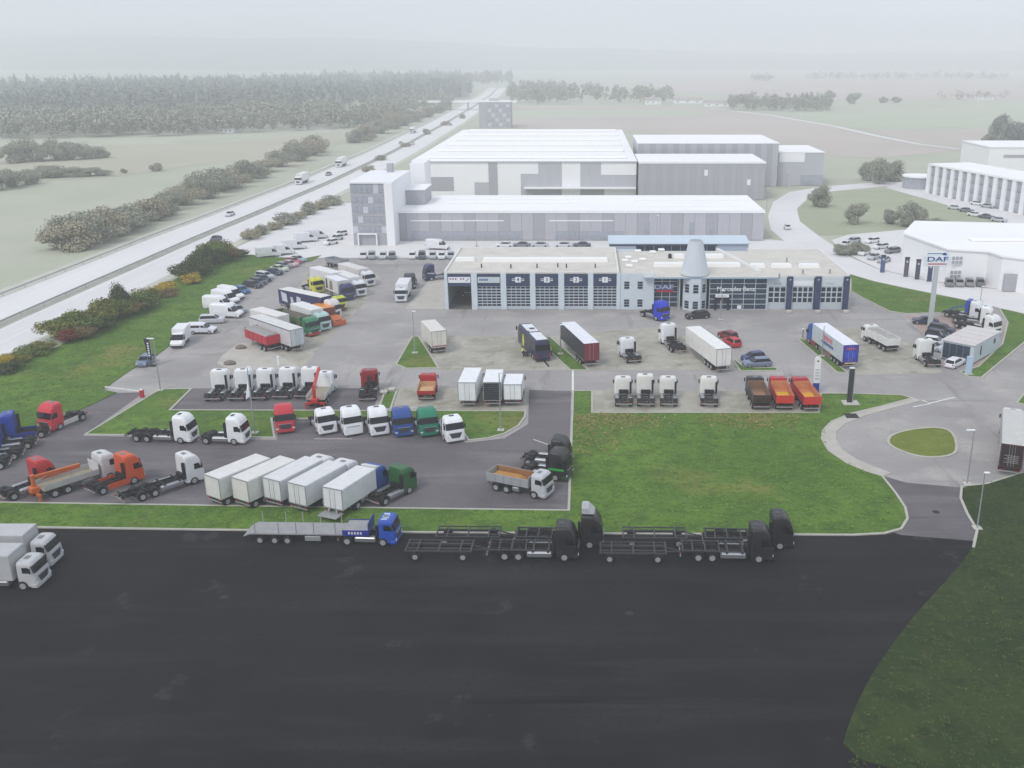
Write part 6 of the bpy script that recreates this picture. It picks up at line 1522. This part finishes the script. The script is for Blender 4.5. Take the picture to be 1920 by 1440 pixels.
for i, (lane, y, c) in enumerate(((-6.5, 300, (200, 200, 204)), (6.6, 262, (74, 78, 88)), (-6.4, 408, (150, 150, 156)), (3.8, 560, (206, 206, 208)), (6.5, 720, (190, 190, 194)), (-3.8, 560, (170, 172, 178)))):
    away = lane > 0; x, yy = on_road(y, lane)
    car('car on the %s motorway carriageway, %s' % ('near' if away else 'far', ['nearest pale one', 'dark one by the shrubs', 'grey one beside the white lorry', 'pale one halfway to the bend', 'farthest one near the tower', 'grey one halfway to the bend'][i]), c, None, None, 'sedan', 'traffic on the motorway', False, xf=(x, yy, 90 if away else -90))
# motorway bridge at the bend
q = Vector((mcx(930), 930, 0))
br = thing('road_bridge', 'thin grey road bridge crossing the motorway at the bend', 'bridge', None, q)
part(br, 'deck', M_H, None, lambda b: b.box(-45, 45, -4, 4, 6.0, 7.2)); part(br, 'parapet', M_HW, None, lambda b: b.box(-45, 45, -4.2, -4.003, 6.4, 8.2).box(-45, 45, 4.003, 4.2, 6.4, 8.2))
for x in (-16, 0, 16): part(br, 'pier', M_H, ('pier',), lambda b: b.box(-.6, .6, -3, 3, 0, 6.0), (x, 0, 0))
# ------------------------------------------------------------------ trees and shrubs
def leaf_cloud(b, rnd, cx, cy, cz, rx, rz, n, s, clumps=14):
    """leaf-sized faces gathered into clumps through the crown's volume"""
    cl = []
    for k in range(clumps):
        while True:
            p = Vector((rnd.uniform(-1, 1), rnd.uniform(-1, 1), rnd.uniform(-1, 1)))
            if .2 < p.length < .95: break
        cl.append((p, rnd.uniform(.28, .5)))
    for i in range(n):
        p, q = rnd.choice(cl)
        d = Vector((rnd.gauss(0, 1), rnd.gauss(0, 1), rnd.gauss(0, 1))).normalized() * (q * rnd.uniform(.55, 1.05))
        c = p * .72 + d
        c = Vector((cx + c.x*rx, cy + c.y*rx, cz + c.z*rz))
        nrm = (d.normalized() + Vector((rnd.uniform(-.7, .7), rnd.uniform(-.7, .7), rnd.uniform(-.2, .8)))).normalized()
        u = nrm.cross(Vector((rnd.uniform(-1, 1), rnd.uniform(-1, 1), rnd.uniform(-1, 1)))).normalized(); w = nrm.cross(u)
        a = s * rnd.uniform(.6, 1.3); o = len(b.v)
        b.v += [tuple(c + u*a), tuple(c + w*a*.7), tuple(c - u*a), tuple(c - w*a*.7)]; b.f.append((o, o+1, o+2, o+3))
def crown_mesh(name, m, seed, rx, rz, cz, n, s, clumps=16):
    k = ('crown', seed, rx, rz, cz, n, s, m.name)
    if k not in CACHE:
        b = MB(); leaf_cloud(b, random.Random(seed), 0, 0, cz, rx, rz, n, s, clumps); CACHE[k] = b.mesh(name, m)
    return CACHE[k]
M_BARK = mat('bark', (112, 102, 92), .9, var=.2, vscale=2)
def trunk(b, h, r, seed):
    rnd = random.Random(seed); b.tube((0, 0, -.1), (0, 0, h*.6), r, 7, r*.6)
    for k in range(5):
        a = rnd.uniform(0, 6.3); q = Vector((math.cos(a)*h*.28, math.sin(a)*h*.28, h*rnd.uniform(.7, .95))); b.tube((0, 0, h*rnd.uniform(.3, .55)), q, r*.45, 5, r*.15)
def plant(name, label, cat, x, y, hgt, rad, m, seed, group=None, n=420, leaf=None, z=0.0, bare=.18, shape=1.0, rz=0.0):
    """tree or shrub: crown over a branching trunk; seeds share meshes, size by scaling"""
    o = thing(name, label, cat, group, (x, y, z), rz)
    o.scale = (rad, rad, hgt)
    cz = bare + (1 - bare)/2
    c = link('crown', crown_mesh('crown', m, seed, 1.0, (1 - bare)/2*1.05, cz, n, leaf or .13), o)
    def tk(b): trunk(b, .9, .05, seed)
    part(o, 'trunk', M_BARK, ('trunk', seed), tk)
    return o
LV = {'olive': leaf_mat('leaf_olive', (62, 78, 34), (126, 140, 70)), 'dark': leaf_mat('leaf_dark', (42, 54, 32), (92, 102, 58)), 'yellow': leaf_mat('leaf_yellow', (138, 122, 40), (206, 178, 60)), 'red': leaf_mat('leaf_red', (84, 34, 30), (140, 62, 52), (98, 100, 50)),
      'mix': leaf_mat('leaf_mixed', (72, 86, 38), (136, 136, 64), (176, 136, 56)), 'brown': leaf_mat('leaf_brown', (84, 74, 46), (142, 122, 76)),
      'pale': leaf_mat('leaf_pale_grey', (130, 133, 118), (166, 166, 148)), 'palew': leaf_mat('leaf_pale_warm', (140, 134, 116), (180, 172, 146)), 'wood': leaf_mat('leaf_wood', (128, 133, 118), (166, 167, 148), (180, 170, 144)), 'woodd': leaf_mat('leaf_wood_dark', (108, 117, 110), (142, 147, 136))}  # pale and wood leaf tones hold part of the haze in their colour
SH = 'shrubs between the bank and the motorway'
shr = [(112, 636, 3.6, 3.4, 'mix', 'mixed green shrub at the near end of the bank hedge'), (128, 642, 2.6, 2.0, 'red', 'dark red shrub at the near end of the bank hedge'), (140, 628, 4.2, 3.6, 'olive', 'olive shrub behind the dark red one in the bank hedge'),
       (165, 622, 4.4, 3.8, 'olive', 'big olive shrub left of the middle of the bank hedge'), (160, 634, 2.6, 2.4, 'brown', 'low brown shrub right of the dark red one'), (190, 610, 4.6, 3.6, 'mix', 'tall mixed shrub in the middle of the bank hedge'), (186, 622, 3.0, 2.8, 'dark', 'dark shrub at the front middle of the bank hedge'),
       (215, 598, 4.4, 3.4, 'olive', 'olive shrub just left of the thin dark tree'), (228, 592, 6.2, 2.0, 'dark', 'thin dark tree sticking out of the bank hedge'), (240, 592, 3.6, 3.0, 'brown', 'orange brown shrub right of the thin dark tree'), (258, 582, 4.0, 3.6, 'olive', 'pale olive shrub left of the yellow ones'),
       (276, 572, 3.4, 2.8, 'mix', 'mixed shrub before the yellow ones in the bank hedge'), (300, 552, 2.0, 2.0, 'yellow', 'low yellow shrub, left of two along the motorway'), (316, 545, 2.2, 2.2, 'yellow', 'low yellow shrub, right of two along the motorway'), (312, 556, 1.6, 2.4, 'brown', 'low brown shrub below the yellow ones'),
       (340, 527, 4.8, 3.4, 'dark', 'dark green tree left of the tall dark clump'), (358, 532, 2.6, 2.4, 'yellow', 'yellow brown shrub at the foot of the tall dark clump'), (372, 515, 4.6, 3.8, 'dark', 'dark tree in the middle of the tall clump'), (385, 503, 5.0, 3.6, 'dark', 'dark tree on the right of the tall clump'), (402, 495, 6.2, 3.6, 'olive', 'tallest olive tree at the top of the bank'), (420, 490, 5.0, 3.6, 'brown', 'brownish tree at the right end of the tall clump'), (442, 484, 2.4, 3.0, 'dark', 'low dark shrub beyond the tall clump'),
       (60, 668, 1.8, 2.6, 'olive', 'low shrub at the motorway verge left of the hedge'), (80, 658, 1.7, 2.2, 'mix', 'low mixed shrub just left of the hedge'), (34, 680, 1.6, 2.4, 'mix', 'low shrub near the left frame edge'), (5, 690, 2.2, 2.0, 'yellow', 'yellow shrub at the left frame edge'), (14, 698, 1.6, 2.6, 'dark', 'low dark shrub below the yellow one at left edge')]
for i, (px, py, h_, r_, k, lab) in enumerate(shr):
    p = at(px, py); plant('shrub' if h_ < 4.7 else 'small_tree', lab, 'shrub' if h_ < 4.7 else 'tree', p.x, p.y, h_, r_*1.22, LV[k], 100 + i % 6, SH, 4200, .045, .02, .02, rz=i*1.3)
# row along the far side of the motorway
rnd = random.Random(5)
row = [(150, 468), (172, 462), (196, 452), (222, 443), (246, 434), (270, 424), (294, 414), (316, 405), (342, 394), (366, 383), (392, 372), (418, 360), (444, 352), (468, 342), (492, 334), (516, 322), (540, 312), (566, 302), (592, 292), (606, 286), (676, 268), (692, 264), (708, 258), (726, 250), (744, 242), (764, 236), (784, 228), (806, 220), (826, 212), (846, 206)]
for i, (px, py) in enumerate(row):
    p = at(px, py)
    h_ = rnd.uniform(7, 10.5) * (1.25 if 15 < i < 20 or i > 20 else .9)
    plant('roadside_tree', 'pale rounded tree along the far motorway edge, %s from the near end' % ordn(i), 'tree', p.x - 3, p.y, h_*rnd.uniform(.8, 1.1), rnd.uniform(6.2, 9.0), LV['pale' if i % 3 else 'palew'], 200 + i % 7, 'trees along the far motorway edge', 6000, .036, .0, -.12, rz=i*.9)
# shrubs on the near verge up to the office block
for i, (px, py) in enumerate([(470, 448), (492, 440), (514, 430), (538, 420), (560, 410), (582, 402), (602, 392), (622, 384), (690, 322), (716, 300), (760, 275), (800, 252), (835, 235), (868, 222)]):
    p = at(px, py)
    plant('verge_shrub', 'low pale shrub on the near motorway verge, %s from the near end' % ordn(i), 'shrub', p.x, p.y, rnd.uniform(2.2, 4), rnd.uniform(3, 4.6), LV['pale' if i % 2 else 'palew'], 300 + i % 4, 'shrubs on the near motorway verge', 1800, .06, .0, -.1)
# bushes in the left field
fb = [(20, 306, 13, 9), (48, 302, 15, 10), (78, 302, 14, 10), (104, 300, 15, 9), (130, 300, 12, 9), (160, 298, 11, 9), (185, 296, 8, 8), (5, 356, 10, 8), (30, 350, 11, 8), (52, 345, 8, 7), (80, 334, 7, 8), (110, 332, 7, 8), (140, 331, 6, 8), (170, 330, 5, 8), (195, 329, 4, 6), (232, 325, 3, 2.4), (294, 321, 5, 4)]
for i, (px, py, h_, r_) in enumerate(fb):
    p = at(px, py); lab = ('dark tree in the field copse at left, %s along it' % ordn(i)) if i < 7 else (('bush in the nearer field hedge at left, %s along it' % ordn(i - 7)) if i < 15 else ['tiny lone bush in the left field', 'small lone bush in the left field, right of the tiny one'][i - 15])
    plant('field_tree', lab, 'tree' if i < 7 else 'bush', p.x, p.y, h_*.75, r_*.75, LV['pale'], 200 + i % 6, 'bushes in the left field', 6000, .036, 0, -.1, rz=i)
# shrubs and trees at right
for i, (px, py, h_, r_, lab) in enumerate([(1534, 388, 8, 4.6, 'round bush by the street bend right of the annex'), (1608, 420, 6.5, 4.0, 'round bush alone on the green'), (1672, 420, 5.0, 3.2, 'smaller bush beside the big one on the green'), (1708, 424, 7.5, 5.0, 'big bush on the green before the car park'), (1754, 434, 4.2, 3.8, 'low bush at the edge of the dealership roof'),
        (1648, 345, 11, 6, 'tall tree left of the round pavilion'), (1670, 340, 9, 6, 'tree close beside the round pavilion'), (1632, 338, 8, 5, 'tree at the end of the side street'), (1582, 478, 3, 3.4, 'grey bush at the street side of the dealership cars, left'), (1608, 476, 3.2, 3.4, 'grey bush at the street side of the dealership cars, right'),
        (1875, 273, 18, 7, 'tall dark tree behind the white block at right'), (1905, 272, 14, 9, 'broad tree at the right frame edge behind the white block'), (1855, 272, 8, 6, 'low tree left of the tall dark one'), (1602, 195, 12, 9, 'lone round tree on the far plain'), (1558, 190, 14, 6, 'slim tree at the end of the far copse'), (1656, 193, 7, 6, 'small tree on the far plain right of the lone one'), (1680, 193, 7, 6, 'smaller far tree beside the small one')]):
    p = at(px, py); plant('tree' if h_ > 6 else 'bush', lab, 'tree' if h_ > 6 else 'bush', p.x, p.y, h_, r_, LV['pale'] if i not in (10, 11) else LV['woodd'], 200 + i % 6, 'trees and bushes at right', 6000, .036, 0, -.06)
# far woods: masses nobody could count
def wood(name, label, quads, count, m, hmin, hmax, seed, nl=26, con=0.0):
    rnd = random.Random(seed); b = MB()
    for q in quads:
        n = int(count * q[4]) if len(q) > 4 else count
        P_ = [at(*p) for p in q[:4]]
        for i in range(n):
            u, v = rnd.random(), rnd.random()
            p = (P_[0]*(1-u) + P_[1]*u)*(1-v) + (P_[3]*(1-u) + P_[2]*u)*v
            h_ = rnd.uniform(hmin, hmax); r_ = h_*rnd.uniform(.3, .42)
            conif = rnd.random() < con
            if conif:
                o = len(b.v); k_ = 7; a0 = rnd.uniform(0, 6)
                for t_, rr in ((.08, 1.0), (.45, .6), (.4, .8), (.75, .35), (.7, .5)): b.v += [(p.x + r_*.62*rr*(1 + rnd.uniform(-.25, .25))*math.cos(a0 + 2*math.pi*j/k_), p.y + r_*.62*rr*math.sin(a0 + 2*math.pi*j/k_), h_*t_ + rnd.uniform(-.4, .4)) for j in range(k_)]
                b.v.append((p.x, p.y, h_*1.08))
                for L0, L1 in ((0, 1), (2, 3)): b.f += [(o + L0*k_ + j, o + L0*k_ + (j+1) % k_, o + L1*k_ + (j+1) % k_, o + L1*k_ + j) for j in range(k_)]
                b.f += [(o + 4*k_ + j, o + 4*k_ + (j+1) % k_, o + 5*k_) for j in range(k_)]
            else: leaf_cloud(b, rnd, p.x, p.y, h_*.52, r_, h_*.48, nl, r_*.15, 6)
    o = link(name, b.mesh(name, m)); o['kind'] = 'stuff'; tag(o, label, 'wood')
wood('near_wood_edge', 'autumn wood edge coloured pale for haze along the far side of the left field', [((0, 262), (300, 256), (300, 226), (0, 232), 1), ((300, 256), (640, 242), (640, 214), (300, 226), 1), ((640, 242), (700, 236), (860, 190), (700, 205), .5)], 460, LV['wood'], 8, 17, 1, 130)
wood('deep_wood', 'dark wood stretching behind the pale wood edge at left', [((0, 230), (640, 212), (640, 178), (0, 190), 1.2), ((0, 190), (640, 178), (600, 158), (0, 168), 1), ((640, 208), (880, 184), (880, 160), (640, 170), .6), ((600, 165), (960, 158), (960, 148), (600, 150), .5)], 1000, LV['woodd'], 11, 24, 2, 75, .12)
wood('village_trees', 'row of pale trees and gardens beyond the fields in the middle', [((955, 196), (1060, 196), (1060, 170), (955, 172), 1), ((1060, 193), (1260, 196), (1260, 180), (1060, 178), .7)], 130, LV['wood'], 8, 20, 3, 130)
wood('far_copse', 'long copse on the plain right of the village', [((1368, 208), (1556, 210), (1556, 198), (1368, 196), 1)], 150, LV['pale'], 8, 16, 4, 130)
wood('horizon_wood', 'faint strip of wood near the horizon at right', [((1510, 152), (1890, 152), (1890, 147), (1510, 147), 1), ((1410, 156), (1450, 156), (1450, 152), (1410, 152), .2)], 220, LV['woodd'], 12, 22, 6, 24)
wood('plain_trees', 'scattered faint trees and farm gardens at far right', [((1760, 190), (1890, 188), (1890, 184), (1760, 186), 1)], 40, LV['pale'], 7, 14, 7, 40)
# farm and village houses beyond the fields
for i, (px, py, w_, h_, lab) in enumerate([(1225, 196, 16, 7, 'pale farmhouse beside the middle row of trees'), (1290, 194, 30, 6, 'long low farm shed left of the far copse'), (1345, 200, 24, 6, 'low farm shed touching the far copse'), (1848, 188, 18, 7, 'white farmhouse on the plain at far right'), (1098, 168, 14, 8, 'white village house among the middle trees'), (424, 250, 9, 5, 'tiny white hut at the wood edge'), (563, 244, 8, 5, 'small pale hut at the wood edge, right one')]):
    p = at(px, py); s = thing('farmhouse', lab, 'house', 'houses on the plain', (p.x, p.y, 0))
    boxpart(s, 'wall', M_HW, (-w_/2, w_/2, 0, 9, 0, h_*.6)); part(s, 'roof', mat('farm_roof', (168, 156, 150), .8), None, lambda b: b.loft([[(-w_/2 - .5, -.6, h_*.6), (w_/2 + .5, -.6, h_*.6), (w_/2 + .5, 9.6, h_*.6), (-w_/2 - .5, 9.6, h_*.6)], [(-w_/2 - .5, 4.3, h_), (w_/2 + .5, 4.3, h_), (w_/2 + .5, 4.7, h_), (-w_/2 - .5, 4.7, h_)]]))
    for k in range(3): boxpart(s, 'window', M_HD, (-w_/2 + w_*(k + .3)/3, -w_/2 + w_*(k + .6)/3, -.08, -.004, h_*.2, h_*.42))
# hills on the horizon
b = MB(); n = 60; prof = []
for k in range(n + 1):
    x = -5600 + 11200*k/n; prof.append((x, 58 + 78/(1 + math.exp((x + 300)/650)) + 7*math.sin(k*.31 + 1) + 5*math.sin(k*.83) + 3*math.sin(k*1.7)))
o_ = 0
for k, (x, z) in enumerate(prof): b.v += [(x, 3600, -.2), (x, 4300, z*.45), (x, 5000, z), (x, 6600, -.2)]
for k in range(n):
    for j in range(3): b.f.append((k*4 + j, (k+1)*4 + j, (k+1)*4 + j + 1, k*4 + j + 1))
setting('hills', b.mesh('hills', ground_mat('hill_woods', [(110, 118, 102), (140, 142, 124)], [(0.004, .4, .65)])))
# ------------------------------------------------------------------ the haze of the day
hz = MB(); hz.box(-5900, 5900, -260, 7700, -1.2, 165)
vm = bpy.data.materials.new('haze_air'); vm.use_nodes = True
vn = vm.node_tree.nodes; vn.remove(vn['Principled BSDF'])
pv = vn.new('ShaderNodeVolumePrincipled'); pv.inputs['Color'].default_value = (.96, .97, 1.0, 1); pv.inputs['Density'].default_value = 0.00058; pv.inputs['Anisotropy'].default_value = 0.0
vm.node_tree.links.new(pv.outputs['Volume'], vn['Material Output'].inputs['Volume'])
o = link('haze', hz.mesh('haze', vm)); o['kind'] = 'stuff'; tag(o, 'pale even haze lying over the whole plain', 'haze')
